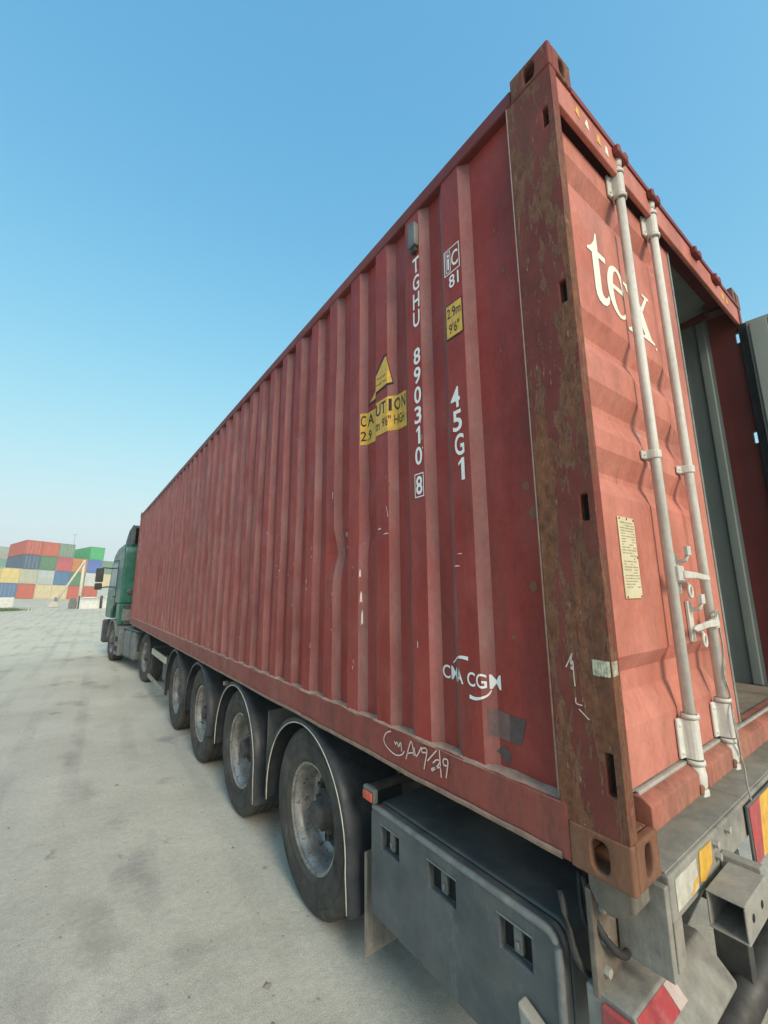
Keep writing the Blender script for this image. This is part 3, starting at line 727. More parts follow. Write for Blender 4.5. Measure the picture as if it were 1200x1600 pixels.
# scuffs through the paint on the corrugation crests
for i in range(64):
    k = rnd.randrange(0, 16); edge = rnd.random() < .6
    y = S0+k*PITCH+SLR+(.004+.012*rnd.random() if edge else rnd.random()*.1); z = .3+rnd.random()*(1.1 if i % 4 else 2.2); n_ = rnd.randrange(1, 4)
    for q in range(n_):
        h = .008+.035*rnd.random()**2; wd = .0012+.0035*rnd.random(); z += h+.02*rnd.random(); y += .004*rnd.gauss(0, 1)
        L_ = [(y+wd*rnd.uniform(.4, 1), z+h*t_) for t_ in (.1, .4, .7)]; R2 = [(y-wd*rnd.uniform(.4, 1), z+h*t_) for t_ in (.75, .5, .15)]
        side_poly('paint_scuff', [(y, z)]+L_+[(y+wd*.2, z+h)]+R2, CHALK if rnd.random() < .6 else RUSTCAST, .0016)
for (y, z, r) in ((.265, 1.17, .016), (.24, 1.06, .020), (.262, .80, .017), (.335, 1.75, .008), (.30, 2.10, .010), (.70, 2.02, .010), (.36, .62, .008), (.33, 2.32, .009)):
    side_poly('rust_spot', [(y+r*math.cos(k*.628)*(.7+.5*rnd.random()), z+r*1.2*math.sin(k*.628)*(.7+.5*rnd.random())) for k in range(10)], RUSTCAST, .0016)
for (y, z, w_, h) in ((1.085, 1.075, .05, .008), (1.14, 1.105, .03, .010), (.60, .885, .05, .006), (.575, .935, .03, .005), (1.33, .72, .012, .07), (1.325, .60, .010, .09), (1.335, .86, .010, .05)):
    side_poly('paint_scuff', [(y+w_/2, z), (y+w_*.1, z+h*.2), (y-w_/2, z+h*.1), (y-w_*.4, z+h*.8), (y-w_*.05, z+h), (y+w_*.3, z+h*.7)], CHALK, .0016)
# handwritten chalk marks
def ribbon(g, pts, wd, fn):
    pp = [Vector((a, b)) for a, b in pts]; fine = []
    for i in range(len(pp)-1):
        p0 = pp[max(0, i-1)]; p1 = pp[i]; p2 = pp[i+1]; p3 = pp[min(len(pp)-1, i+2)]
        for k in range(4):
            t = k/4; fine.append(.5*((2*p1)+(p2-p0)*t+(2*p0-5*p1+4*p2-p3)*t*t+(3*p1-p0-3*p2+p3)*t**3))
    fine.append(pp[-1]); vs_ = []
    for i, p in enumerate(fine):
        d = (fine[min(len(fine)-1, i+1)]-fine[max(0, i-1)]); d = d.normalized() if d.length > 0 else Vector((1, 0)); nn = Vector((-d.y, d.x))*wd/2
        vs_ += [fn(*(p+nn)), fn(*(p-nn))]
    g.add(vs_, [(i*2, i*2+1, i*2+3, i*2+2) for i in range(len(fine)-1)])
S = [[(1.035,.151),(1.072,.134),(1.091,.104),(1.077,.081),(1.036,.065),(.994,.061),(.956,.074),(.938,.093)],[(1.009,.115),(1.004,.106)],[(1.004,.101),(.99,.116),(.979,.1),(.965,.121),(.957,.087)],[(.928,.064),(.891,.146),(.873,.093)],[(.918,.09),(.875,.105)],[(.872,.126),(.858,.095),(.824,.141)],[(.792,.128),(.82,.122),(.822,.134),(.8,.143),(.789,.134),(.799,.098),(.81,.06)],[(.73,.154),(.788,.098)],[(.755,.1),(.732,.118),(.716,.119),(.722,.103),(.757,.071),(.76,.078),(.709,.098)],[(.715,.158),(.708,.061)],[(.671,.114),(.692,.112),(.694,.129),(.677,.137),(.668,.126),(.681,.068)]]
g = MB()
for s_ in S: ribbon(g, s_, .0055, lambda y, z: (-.0062, y, z))
g.build('handwriting', CHALK, box)
S = [[(.14,.553),(.127,.576),(.116,.597),(.123,.568),(.118,.551),(.123,.552),(.116,.576),(.116,.534),(.115,.501)],[(.116,.469),(.116,.453),(.097,.45)],[(.109,.438),(.08,.414)]]
g = MB()
for s_ in S: ribbon(g, s_, .0035, lambda y, z: (-.0016, y, z))
g.build('handwriting', CHALK, box)
g = MB(); vs_ = []
for i in range(13):
    y = .056-.048*i/12; k = .0015*(i % 2)
    vs_ += [(-.0016-k, y, .54+.004*rnd.random()), (-.0016-k, y, .584+.004*rnd.random())]
vs_ += [(.004, -.0022, .545), (.004, -.0022, .585), (.03, -.0022, .547), (.03, -.0022, .587)]
g.add(vs_, [(i*2, i*2+1, i*2+3, i*2+2) for i in range(14)]); g.build('foil_tape', FOIL, box)
# vent box near the top
g = MB(); g.prism([(.83, 2.565), (.775, 2.565), (.775, 2.70), (.83, 2.72)], 0, -.022, .0095); vb = g.build('vent_box', GREYPL, box, .006)
g = MB(); g.box((-.012, .785, 2.535), (.0095, .822, 2.5645)); g.build('vent_lip', BLACKPL, vb, .004, 1)
# word on the door
def door_fn(off): return lambda x, z: (x, DY+door_depth(x, z)-off, z)
def door_poly(name, vv, ff, mat, off): 
    xs = [p[0] for p in vv]; zs = [p[1] for p in vv]
    return film(name, vv, ff, [d[0] for d in DX if min(xs) < d[0] < max(xs)], [d[0] for d in DZ if min(zs) < d[0] < max(zs)], door_fn(off), mat, door)
tp = [(.345,2.251),(.345,2.165),(.405,2.165),(.405,2.138),(.345,2.138),(.345,1.985),(.352,1.965),(.368,1.958),(.385,1.965),(.402,1.985),(.41,1.975),(.398,1.945),(.375,1.925),(.345,1.918),(.315,1.925),(.298,1.945),(.292,1.975),(.292,2.138),(.255,2.138),(.255,2.148),(.29,2.17),(.32,2.205),(.335,2.25)]
def tri(pts):
    from mathutils.geometry import tessellate_polygon
    return [list(t) for t in tessellate_polygon([[Vector((a, b, 0)) for a, b in pts]])]
door_poly('door_letter', tp, tri(tp), CREAM, .0022)
vv, ff = [], []; cx, cz = .497, 2.045; NA = 30
for i in range(NA+1):
    a = R(2) + R(318)*i/NA
    th = 1.0 if i < NA*.8 else 1-.6*(i-NA*.8)/(NA*.2)
    ri, rj = .093-.05*th, .125-.022*th
    vv += [(cx+.093*math.cos(a), cz+.125*math.sin(a)), (cx+ri*math.cos(a), cz+rj*math.sin(a))]
ff = [[i*2, i*2+1, i*2+3, i*2+2] for i in range(NA)]
o_ = len(vv); vv += [(cx-.0425, cz+.003), (cx+.091, cz+.003), (cx+.0425, cz+.026), (cx-.0415, cz+.026)]; ff.append([o_, o_+1, o_+2, o_+3])
door_poly('door_letter', vv, ff, CREAM, .0022)
xp = [(.598,2.161),(.70,2.161),(.70,2.148),(.684,2.144),(.805,1.938),(.838,1.931),(.838,1.919),(.715,1.919),(.715,1.931),(.735,1.936),(.618,2.142),(.598,2.148)]
door_poly('door_letter', xp, tri(xp), CREAM, .0022)
for pts in ([(.755,2.161),(.825,2.161),(.825,2.149),(.806,2.145),(.742,2.062),(.726,2.05),(.718,2.066),(.782,2.146),(.755,2.149)], [(.597,1.919),(.676,1.919),(.676,1.931),(.648,1.936),(.704,2.005),(.69,2.028),(.624,1.938),(.597,1.931)]):
    door_poly('door_letter', pts, tri(pts), CREAM, .0030)
door_poly('door_letter', [(.848+.008*math.cos(k*.785), 1.905+.008*math.sin(k*.785)) for k in range(8)], [list(range(8))], CREAM, .0022)
# data plate
g = MB(); g.box((.246, DY-.006, .757), (.37, DY-.0005, 1.042)); dp = g.build('data_plate', PLATE, door, .002, 1)
g = MB(); z = 1.02
while z > .775:
    x = .256
    while x < .355:
        wd = .008+.03*rnd.random()
        if rnd.random() < .78: g.box((x, DY-.0068, z), (min(.362, x+wd), DY-.0061, z+.0035))
        x += wd+.006
    z -= .0098
g.build('engraved_lines', PLATEINK, dp)['kind'] = 'stuff'
for (x, z) in ((.255, 1.035), (.31, 1.036), (.362, 1.034), (.255, .763), (.362, .764), (.364, .9)):
    g = MB(); g.lathe([(-.002, .0001), (-.0015, .004), (0, .005)], (x, DY-.006, z), 1, 8); g.build('plate_rivet', RUSTCAST, dp)
g = MB(); g.box((.585, DY+DD-.004, 1.375), (.63, DY+DD-.0005, 1.435)); g.build('blue_sticker', plain('pale_blue_sticker', (.28, .5, .58), .5), door)

# cord tied to the second handle and trailing off the sill
cp = [(.80, -.012, .665), (.86, -.016, .672), (.90, -.010, .70), (.935, -.006, .685), (.945, .0, .64), (.935, -.006, .57), (.918, -.007, .50), (.905, -.005, .44), (.925, -.007, .38), (.942, -.004, .345), (.91, -.012, .335), (.895, -.016, .28), (.90, -.018, .21), (.915, -.016, .15), (.93, -.018, .10), (.925, -.02, .04), (.935, -.022, -.015)]
g = MB(); 
def smooth_path(p, n=5):
    p = [Vector(a) for a in p]; out = []
    for i in range(len(p)-1):
        p0 = p[max(0, i-1)]; p1 = p[i]; p2 = p[i+1]; p3 = p[min(len(p)-1, i+2)]
        for k in range(n):
            t = k/n; out.append(.5*((2*p1)+(p2-p0)*t+(2*p0-5*p1+4*p2-p3)*t*t+(3*p1-p0-3*p2+p3)*t**3))
    out.append(p[-1]); return out
g.tube([(a, b, c+ZO) for a, b, c in smooth_path(cp)], .0028, 6); g.tube([(a+.006*math.sin(c*30), b-.003, c+ZO) for a, b, c in smooth_path(cp[:-3])], .002, 6)
tag(g.build('tied_cord', CORD), 'thin frayed grey cord tied round the second locking bar, trailing over the sill', 'cord')

# ================================================================== trailer
tr = empty('container_trailer', (1.219, 4.0, 0), 'dark four axle skeletal trailer with black fenders carrying the red container', 'trailer')
class T(MB):
    """trailer parts: world coordinates, stored relative to the trailer's origin"""
    def build(s, name, mats, parent=tr, *a, **k):
        s.v = [(x-1.219, y-4.0, z) for x, y, z in s.v]
        return MB.build(s, name, mats, parent, *a, **k)
# chassis
for x in (.74, 1.62):
    g = T(); g.box((x, .05, 1.005), (x+.08+.02, 12.0, 1.03)); g.box((x+.04, .05, .765), (x+.055, 8.6, 1.005)); g.box((x+.04, 8.6, .86), (x+.055, 12.0, 1.005)); g.box((x, .05, .74), (x+.10, 8.6, .765)); g.box((x, 8.6, .84), (x+.10, 12.0, .86)); g.build('main_beam', CHASSIS)
for y in (1.3, 2.65, 4.05, 5.4, 6.9, 8.4, 10.0, 11.8):
    g = T(); g.box((.84, y, .85), (1.62, y+.10, 1.0)); g.build('cross_member', CHASSIS, tr, .006, 1)
for y in (.30, 6.1, 11.85):
    for xa, xb in ((.45 if y < 1 else .07, .739), (1.721, 2.37)):
        g = T(); g.box((xa, y, .93), (xb, y+.16, 1.055)); g.build('bolster', CHASSIS, tr, .008)
# wheels
WR, WY, WZ = .5, [1.955, 3.33, 4.73, 6.13], .5
def wheel(parent, cls, x, y, s=1, r=WR, w=.36, rr=.292, dish=.17, name='wheel'):
    """s=+1: outer face towards -x"""
    c = (x, y, r)
    k = r/.5
    pr = [(.03, .295), (.012, .318), (.009, .322), (.011, .326), (.004, .36), (.002, .372), (.0045, .375), (.0, .40), (.003, .428), (.007, .431), (.004, .44), (.012, .468), (.024, .486), (.036, .496), (.05, .499)]
    tread = []
    t0 = .05; span = w-.10; ng = 4
    for i in range(ng):
        a = t0 + span*(i+.5)/ng
        tread += [(a-.011, .5), (a-.009, .487), (a+.009, .487), (a+.011, .5)]
    pr = pr + tread + [(w-a, b) for a, b in pr[::-1]]
    g = cls(); g.lathe([(s*a, b*k) for a, b in pr], c, 0, 56, smooth=True); 
    ty = g.build(name, TYRE, parent)
    for p in ty.data.polygons: p.use_smooth = True
    es = ty.modifiers.new('es', 'EDGE_SPLIT'); es.split_angle = R(40)
    rim = [(.036, rr-.012), (.026, rr+.001), (.030, rr+.008), (.045, rr+.006), (.055, rr-.018), (.10, rr-.024), (dish, rr-.030), (dish+.02, rr-.040), (dish+.03, rr-.060)]
    g = cls(); g.lathe([(s*a, b*k) for a, b in rim], c, 0, 48); ro = g.build('rim', RIM, ty)
    hubp = [(dish+.031, rr-.0605), (dish+.02, rr-.072), (dish+.008, .19), (dish+.0, .15), (dish-.002, .125), (dish-.015, .12), (dish-.02, .095), (dish-.07, .09), (dish-.09, .075), (dish-.12, .072), (dish-.128, .06), (dish-.13, .0001)]
    g = cls(); g.lathe([(s*a, b*k) for a, b in hubp], c, 0, 48); g.build('hub', HUB, ty)
    for i in range(10):
        a = 2*math.pi*(i+.3)/10
        g = cls(); g.lathe([(s*(dish-.034), .0001), (s*(dish-.034), .015), (s*(dish+.01), .016)], (x, y+.148*math.cos(a), r+.148*math.sin(a)), 0, 6, smooth=False); g.build('wheel_nut', HUB, ty)
    for i in range(8):
        a = 2*math.pi*(i+.5)/8
        g = cls(); g.lathe([(s*(dish+.0045), .0001), (s*(dish+.0085), .020)], (x, y+.205*math.cos(a), r+.205*math.sin(a)), 0, 14); g.build('hand_hole_black_disc', SEAM_AND_HOLE_DARK, ty)  # flat black discs paint the dark of the openings
    a = 2.4; g = cls(); g.tube([(x+s*.05, y+.265*math.cos(a), r+.265*math.sin(a)), (x+s*.02, y+.245*math.cos(a), r+.245*math.sin(a))], .006, 8); g.build('valve', HUB, ty)
    return ty
wl = []
for i, y in enumerate(WY):
    wl.append(wheel(tr, T, .042, y))
    wheel(tr, T, Wc-.042, y, -1)
    g = T(); g.tube([(.23, y, WZ), (Wc-.23, y, WZ)], .065, 12); g.build('axle', CHASSIS)
wl[0]['label'] = 'rearmost left trailer wheel'
# fenders
def fender(y, trim, rear_panel):
    cy, cz, r = y+.045, WZ-.02, .575
    a0, a1 = R(-8), R(188 if not rear_panel else 184)
    n = 30; prof = [(.012, -.028), (.010, -.004), (.022, .006), (.07, .010), (.20, .012), (.40, .012), (.40, .006), (.07, .004), (.024, 0), (.016, -.008), (.016, -.028)]
    g = T(); vs_ = []; np_ = len(prof)
    path = []
    path.append((a0, None))
    for i in range(n+1):
        a = a0+(a1-a0)*i/n; path.append((a, 0))
    rings = []
    for i in range(n+1):
        a = a0+(a1-a0)*i/n
        rings.append([(px, cy+(r+pr_)*math.cos(a), cz+(r+pr_)*math.sin(a)) for px, pr_ in prof])
    if rear_panel:                              # straight skirt running down behind the wheel
        last = rings[-1]
        for dz in (.1, .17): rings.append([(x_, y_-.02*dz*5, z_-dz) for x_, y_, z_ in last])
    vs_ = [p for rg in rings for p in rg]; m_ = len(rings)
    fs = [(i*np_+j, i*np_+(j+1) % np_, (i+1)*np_+(j+1) % np_, (i+1)*np_+j) for i in range(m_-1) for j in range(np_)]
    fs += [tuple(range(np_)), tuple(range((m_-1)*np_, m_*np_))]
    g.add(vs_, fs, 0, True); f = g.build('fender', FENDER)
    es = f.modifiers.new('es', 'EDGE_SPLIT'); es.split_angle = R(50)
    if trim:
        pts = [(.0125, rg[0][1]+(cy-rg[0][1])*.0, rg[0][2]) for rg in rings]
        g = T(); g.tube([(p[0]-.001, p[1], p[2]) for p in pts], .0036, 6); g.build('edge_trim', TRIM, f)
    for a in (R(80), R(102)):
        g = T(); g.lathe([(0, .0001), (.002, .009), (0, .011)], (.16, cy+(r+.012)*math.cos(a), cz+(r+.012)*math.sin(a)), 2, 8); g.build('bolt', GALV, f)
    g = T(); g.tube([(.30, cy, cz+r-.002), (.75, cy, cz+r-.03)], .02, 8); g.build('fender_stay', CHASSIS, f)
    return f
for y, tm, rp in zip(WY, (True, True, False, False), (True, True, False, False)): fender(y, tm, rp)
# brackets and latch on the second fender's apron, small lamps
g = T(); g.box((.07, 2.715, .52), (.40, 2.722, .95)); g.build('splash_panel', GREYPL, tr, .002, 1)
g = T(); g.box((.15, 2.700, .80), (.33, 2.714, .815)); g.box((.19, 2.70, .70), (.215, 2.7145, .80)); g.box((.195, 2.690, .69), (.21, 2.70, .715)); g.build('splash_panel_latch', BLACKPL, tr, .002, 1)
g = T(); g.box((.10, 4.02, .91), (.14, 4.06, .95)); g.build('side_marker_lamp', WHITEREF, tr, .004); g = T(); g.box((.14, 4.035, .925), (.5, 4.05, .94)); g.build('lamp_arm', CHASSIS)
# mud flap
g = T(); g.box((.055, 1.335, .135), (.40, 1.343, .58)); 
for i in range(7): g.box((.06+.05*i, 1.330, .15), (.066+.05*i, 1.3349, .56))
g.build('mud_flap', FLAP)
# tool box
g = T()
y0, y1, z0, z1 = .262, 1.272, .365, .835
def rrect(y0, y1, z0, z1, r, rb=.03):
    out = []
    for (cy, cz, a0, rr) in ((y1-r, z1-r, 0, r), (y0+r, z1-r, 90, r), (y0+rb, z0+rb, 180, rb), (y1-rb, z0+rb, 270, rb)):
        for k in range(6): a = R(a0+90*k/5); out.append((cy+rr*math.cos(a), cz+rr*math.sin(a)))
    return out
g.prism(rrect(y0, y1, z0, z1, .05), 0, .098, .56, 0, True); tb = g.build('tool_box', BOXPLA, tr, .012); tb['label'] = 'grey plastic tool box with three recessed latches'
g = T(); g.prism(rrect(y0+.004, y1-.004, z0+.004, z1-.008, .048), 0, .0925, .0975, 0, True); g.build('lid_seam', SEAM_AND_HOLE_DARK, tb)
# lid with three recessed latch openings
g = T(); LX0, LX1 = .045, .092
lat = [(1.05, 1.19), (.700, .86), (.366, .50)]
hz0, hz1 = .665, .765
g.prism(rrect(y0, y1, z0, z1-.004, .05, .03), 0, LX0, LX1, 0, True)
lid = g.build('lid', BOXPLA, tb, .006)
cut(lid, [((LX0-.02, a+.004, hz0), (LX0+.032, b-.004, hz1)) for a, b in lat], T)
path = [(.052, y1-.015-.012*0, z1-.016)] + [(.052, y1-.03-(y1-y0-.09)*i/10, z1-.014) for i in range(11)] + [(.052, y0+.052-.040*math.sin(R(a_)), z1-.054+.040*math.cos(R(a_))) for a_ in (20, 40, 60, 80, 90)] + [(.052, y0+.012, z1-.10), (.052, y0+.012, z1-.20), (.052, y0+.012, z1-.30)]
g = T(); g.tube(path, .0135, 10); g.build('lid_edge', BOXRIM, tb)
for (a, b) in lat:
    g = T(); g.prism([(a-.004, hz1+.006), (b+.004, hz1+.006), (b+.004, hz1+.0005), (a-.004, hz1+.0005)], 0, LX0-.004, LX0-.0004); g.build('latch_hood', BOXRIM, lid, .001, 1)
    g = T(); g.box((LX0+.030, a+.006, hz0+.002), (LX0+.0318, b-.006, hz1-.002)); g.build('latch_recess_black_plate', SEAM_AND_HOLE_DARK, lid)
    g = T(); c = (a+b)/2; g.box((LX0+.012, c-.02, hz0+.014), (LX0+.0298, c+.014, hz1-.012)); g.box((LX0+.002, c-.012, hz0+.03), (LX0+.0118, c+.004, hz0+.052)); g.build('latch', GREYPL, lid, .004)
# bracket lever at the box's rear lower corner
g = T(); g.prism([(.30, .56), (.40, .60), (.385, .50), (.33, .47), (.29, .50)], 0, -.005, .04); g.build('box_bracket', CHGREY, tr, .008)
# amber lamp on a bar above the tool box
g = T(); g.box((.05, 1.265, .872), (.55, 1.30, .905)); g.build('lamp_bar', CHASSIS, tr, .004)
g = T(); g.box((.022, 1.215, .845), (.0495, 1.31, .908)); lh = g.build('marker_lamp', GREYPL, tr, .006)
g = T(); g.box((.012, 1.225, .852), (.0225, 1.30, .892)); g.build('marker_lens', AMBER, lh, .005)
# rear end: cross beam, twist lock, sockets, light bar
g = T(); g.box((.205, .0, .93), (2.235, .22, 1.052)); rb = g.build('rear_cross_beam', CHGREY, tr, .008)
g = T(); g.box((.21, .012, 1.0525), (2.23, .2, 1.0565)); g.build('beam_top_plate', plain('dusty_beam_top', (.26, .26, .235), .75, 0, .4, 7, dust=.6), rb)
g = T(); g.box((.178, .004, .80), (.204, .15, 1.03)); g.build('beam_end_plate', CHGREY, rb, .004)
g = T(); g.box((.235, -.003, .955), (.40, -.0005, 1.035)); g.build('reflector_sticker', PAPER, rb)
g = T(); g.prism([(.335, .956), (.40, .975), (.40, .99), (.36, .98)], 1, -.0045, -.0032); g.build('reflector_sticker', YELLOW, rb)
g = T(); g.prism([(.415, .965), (.455, .955), (.53, .985), (.535, 1.04), (.43, 1.042)], 1, -.0035, -.0008); g.build('reflector_sticker', YELLOW, rb)
for (x, z) in ((.565, 1.025), (.575, .985), (.69, 1.03)):
    g = T(); g.lathe([(-.016, .0001), (-.016, .012), (0, .012)], (x, -.0005, z), 1, 6, smooth=False); g.build('bolt', GALV, rb)
# red and yellow marker board
g = T(); g.box((.90, -.018, .845), (2.2, -.006, 1.045)); mb_ = g.build('marker_board', GREYPL, rb, .004)
for i in range(9):
    x = .90+.145*i; g = T(); g.prism([(max(.903, x-.05), .848), (x+.095, .848), (x+.145, 1.042), (max(.903, x), 1.042)] if i else [(.903, .848), (.995, .848), (1.045, 1.042), (.903, 1.042)], 1, -.0205, -.0185)
    g.build('board_stripe', REDLENS if i % 2 == 0 else YELLOW, mb_)
# twist lock under the casting
g = T(); g.prism([(.03, 1.072), (.03, 1.0), (.06, .97), (.10, .96), (.14, .975), (.16, 1.01), (.16, 1.072)], 0, .05, .15); tl = g.build('twist_lock', LOCKST, tr, .01)
for pts, r_ in (([(.10, .20, 1.0), (.08, .16, .90), (.14, .12, .82), (.30, .16, .80), (.6, .2, .84)], .011), ([(.14, .24, .98), (.12, .22, .86), (.22, .20, .78), (.5, .24, .82)], .008), ([(.06, .26, .95), (.05, .215, .80), (.12, .20, .72)], .010)):
    g = T(); g.tube(smooth_path(pts), r_, 8); g.build('air_hose', BLACKPL)
g = T(); g.box((.055, .155, .73), (.20, .175, 1.0)); g.build('end_plate', LOCKST, tr, .004)
for z in (.78, .86, .94):
    g = T(); g.lathe([(-.014, .0001), (-.014, .013), (0, .013)], (.10, .155, z), 1, 6, smooth=False); g.build('bolt', GALV)
# hollow square tube with open end
def hollow(a, b, y0, y1, z0, z1, t, mat, name):
    g = T(); g.box((a, y0, z0), (b, y1, z0+t)); g.box((a, y0, z1-t), (b, y1, z1)); g.box((a+.0005, y0, z0+t), (b, y0+t, z1-t)); g.box((a+.0005, y1-t, z0+t), (b, y1, z1-t)); g.box((b-.01, y0+t, z0+t), (b-.004, y1-t, z1-t)); return g.build(name, mat, tr, .004, 1)
hollow(.385, .61, -.118, -.022, .868, .968, .007, CHGREY, 'square_tube')
g = T(); g.box((.60, -.11, .86), (.64, -.0008, .985)); g.build('tube_bracket', CHGREY, tr, .006)
for x in (.44, .53):
    g = T(); g.lathe([(-.0012, .0001), (-.0012, .011), (.002, .011)], (x, -.118, .92), 1, 14); g.build('bolt_hole_black_disc', SEAM_AND_HOLE_DARK, tr)
# light bar and sloping skirt
g = T(); g.prism([(.20, .745), (.07, .745), (-.02, .655), (-.02, .64), (.0, .625), (.20, .60)], 0, .062, .545); lb = g.build('light_bar', CHGREY, tr, .006)
sl_ = [(.0695, .7445), (.026, .7015)]
def slope_patch(x0, x1, t0, t1, mat, name):
    nrm = Vector((0, -.707, .707)); p = [Vector((0, .07+(-.09)*t, .745+(-.09)*t)) for t in (t0, t1)]
    g = T(); a = .0012
    vs_ = [(x0, p[0].y-a, p[0].z+a), (x1, p[0].y-a, p[0].z+a), (x1, p[1].y-a, p[1].z+a), (x0, p[1].y-a, p[1].z+a)]
    g.add(vs_, [(0, 1, 2, 3)]); g.build(name, mat, lb, recalc=False)
slope_patch(.068, .235, .06, .5, REDLENS, 'reflective_strip'); slope_patch(.237, .29, .06, .5, WHITEREF, 'reflective_strip')
g = T(); g.prism([(.022, .692), (.066, .733), (.15, .733), (.15, .64), (.022, .64)], 0, .042, .0615); g.build('tail_lamp', REDLENS, lb, .008)
g = T(); g.box((.30, .04, .746), (.36, .18, .93)); g.build('bar_hanger', CHGREY, lb, .004)
g = T(); g.prism([(.02, .92), (.18, .92), (.18, .70), (.14, .66)], 0, .56, .575); g.build('gusset_plate', CHGREY, tr, .003)
g = T(); g.tube([(.40, .03, .49), (2.05, .03, .49)], .055, 18); g.build('under_run_bar', BLACKPL, tr)
for x in (.75, 1.65):
    g = T(); g.box((x, .0, .50), (x+.05, .10, .929)); g.build('under_run_hanger', CHASSIS, tr, .004)
# side guard frame ahead of the wheels, air tank, landing leg
g = T(); g.box((.045, 7.09, .735), (.07, 8.50, .83)); g.build('guard_rail', plain('dirty_cream_board', (.42, .39, .30), .7, 0, .3, 6)); 
g = T(); g.box((.045, 7.09, .28), (.075, 8.75, .345)); g.build('guard_rail', CHGREY, tr, .004)
for y, a in ((7.07, 0), (8.48, .25)):
    g = T(); g.prism([(y, .86), (y+.045, .86), (y+.045+a, .26), (y+a, .26)], 0, .0755, .11); g.build('guard_post', CHASSIS, tr, .004)
    g = T(); g.box((.111, y, .82), (.74, y+.045, .86)); g.build('guard_arm', CHASSIS)
g = T(); g.lathe([(-.19, .0001), (-.18, .10), (-.15, .15), (.15, .15), (.18, .10), (.19, .0001)], (.27, 7.65, .55), 2, 24); g.build('air_tank', GREYPL)
for x in (.42, 1.90):
    g = T(); g.box((x, 8.05, .30), (x+.12, 8.17, .95)); g.box((x-.05, 8.0, .27), (x+.17, 8.22, .299)); g.build('landing_leg', CHASSIS, tr, .006)

# ================================================================== tractor unit
tk = empty('tractor_unit', (1.314, 10.02, 0), 'green truck tractor with black mirrors and dark roof deflector pulling the red container', 'truck', rz=R(5.5))
FA = 3.80
def arch_profile(): 
    # cab side outline in (y, z), front at larger y
    return [(3.28, 1.56), (3.28, 2.95), (3.34, 3.16), (3.55, 3.24), (4.3, 3.17), (4.78, 3.0), (5.02, 2.72), (5.28, 1.95), (5.34, 1.45), (5.32, 1.12), (4.42, 1.12), (4.36, 1.30), (4.2, 1.46), (3.95, 1.56)]
g = MB(); g.prism(arch_profile(), 0, -1.20, 1.20); cabm = g.build('cab', GREENCAB, tk, .05, 3)
g = MB(); g.prism([(3.30, 1.555), (3.30, .98), (3.42, 1.0), (3.55, 1.10), (3.72, 1.16), (3.72, 1.555)], 0, -1.19, -.85); g.prism([(3.30, 1.555), (3.30, .98), (3.42, 1.0), (3.55, 1.10), (3.72, 1.16), (3.72, 1.555)], 0, .85, 1.19); g.build('cab_quarter_panel', GREENCAB, cabm, .02)
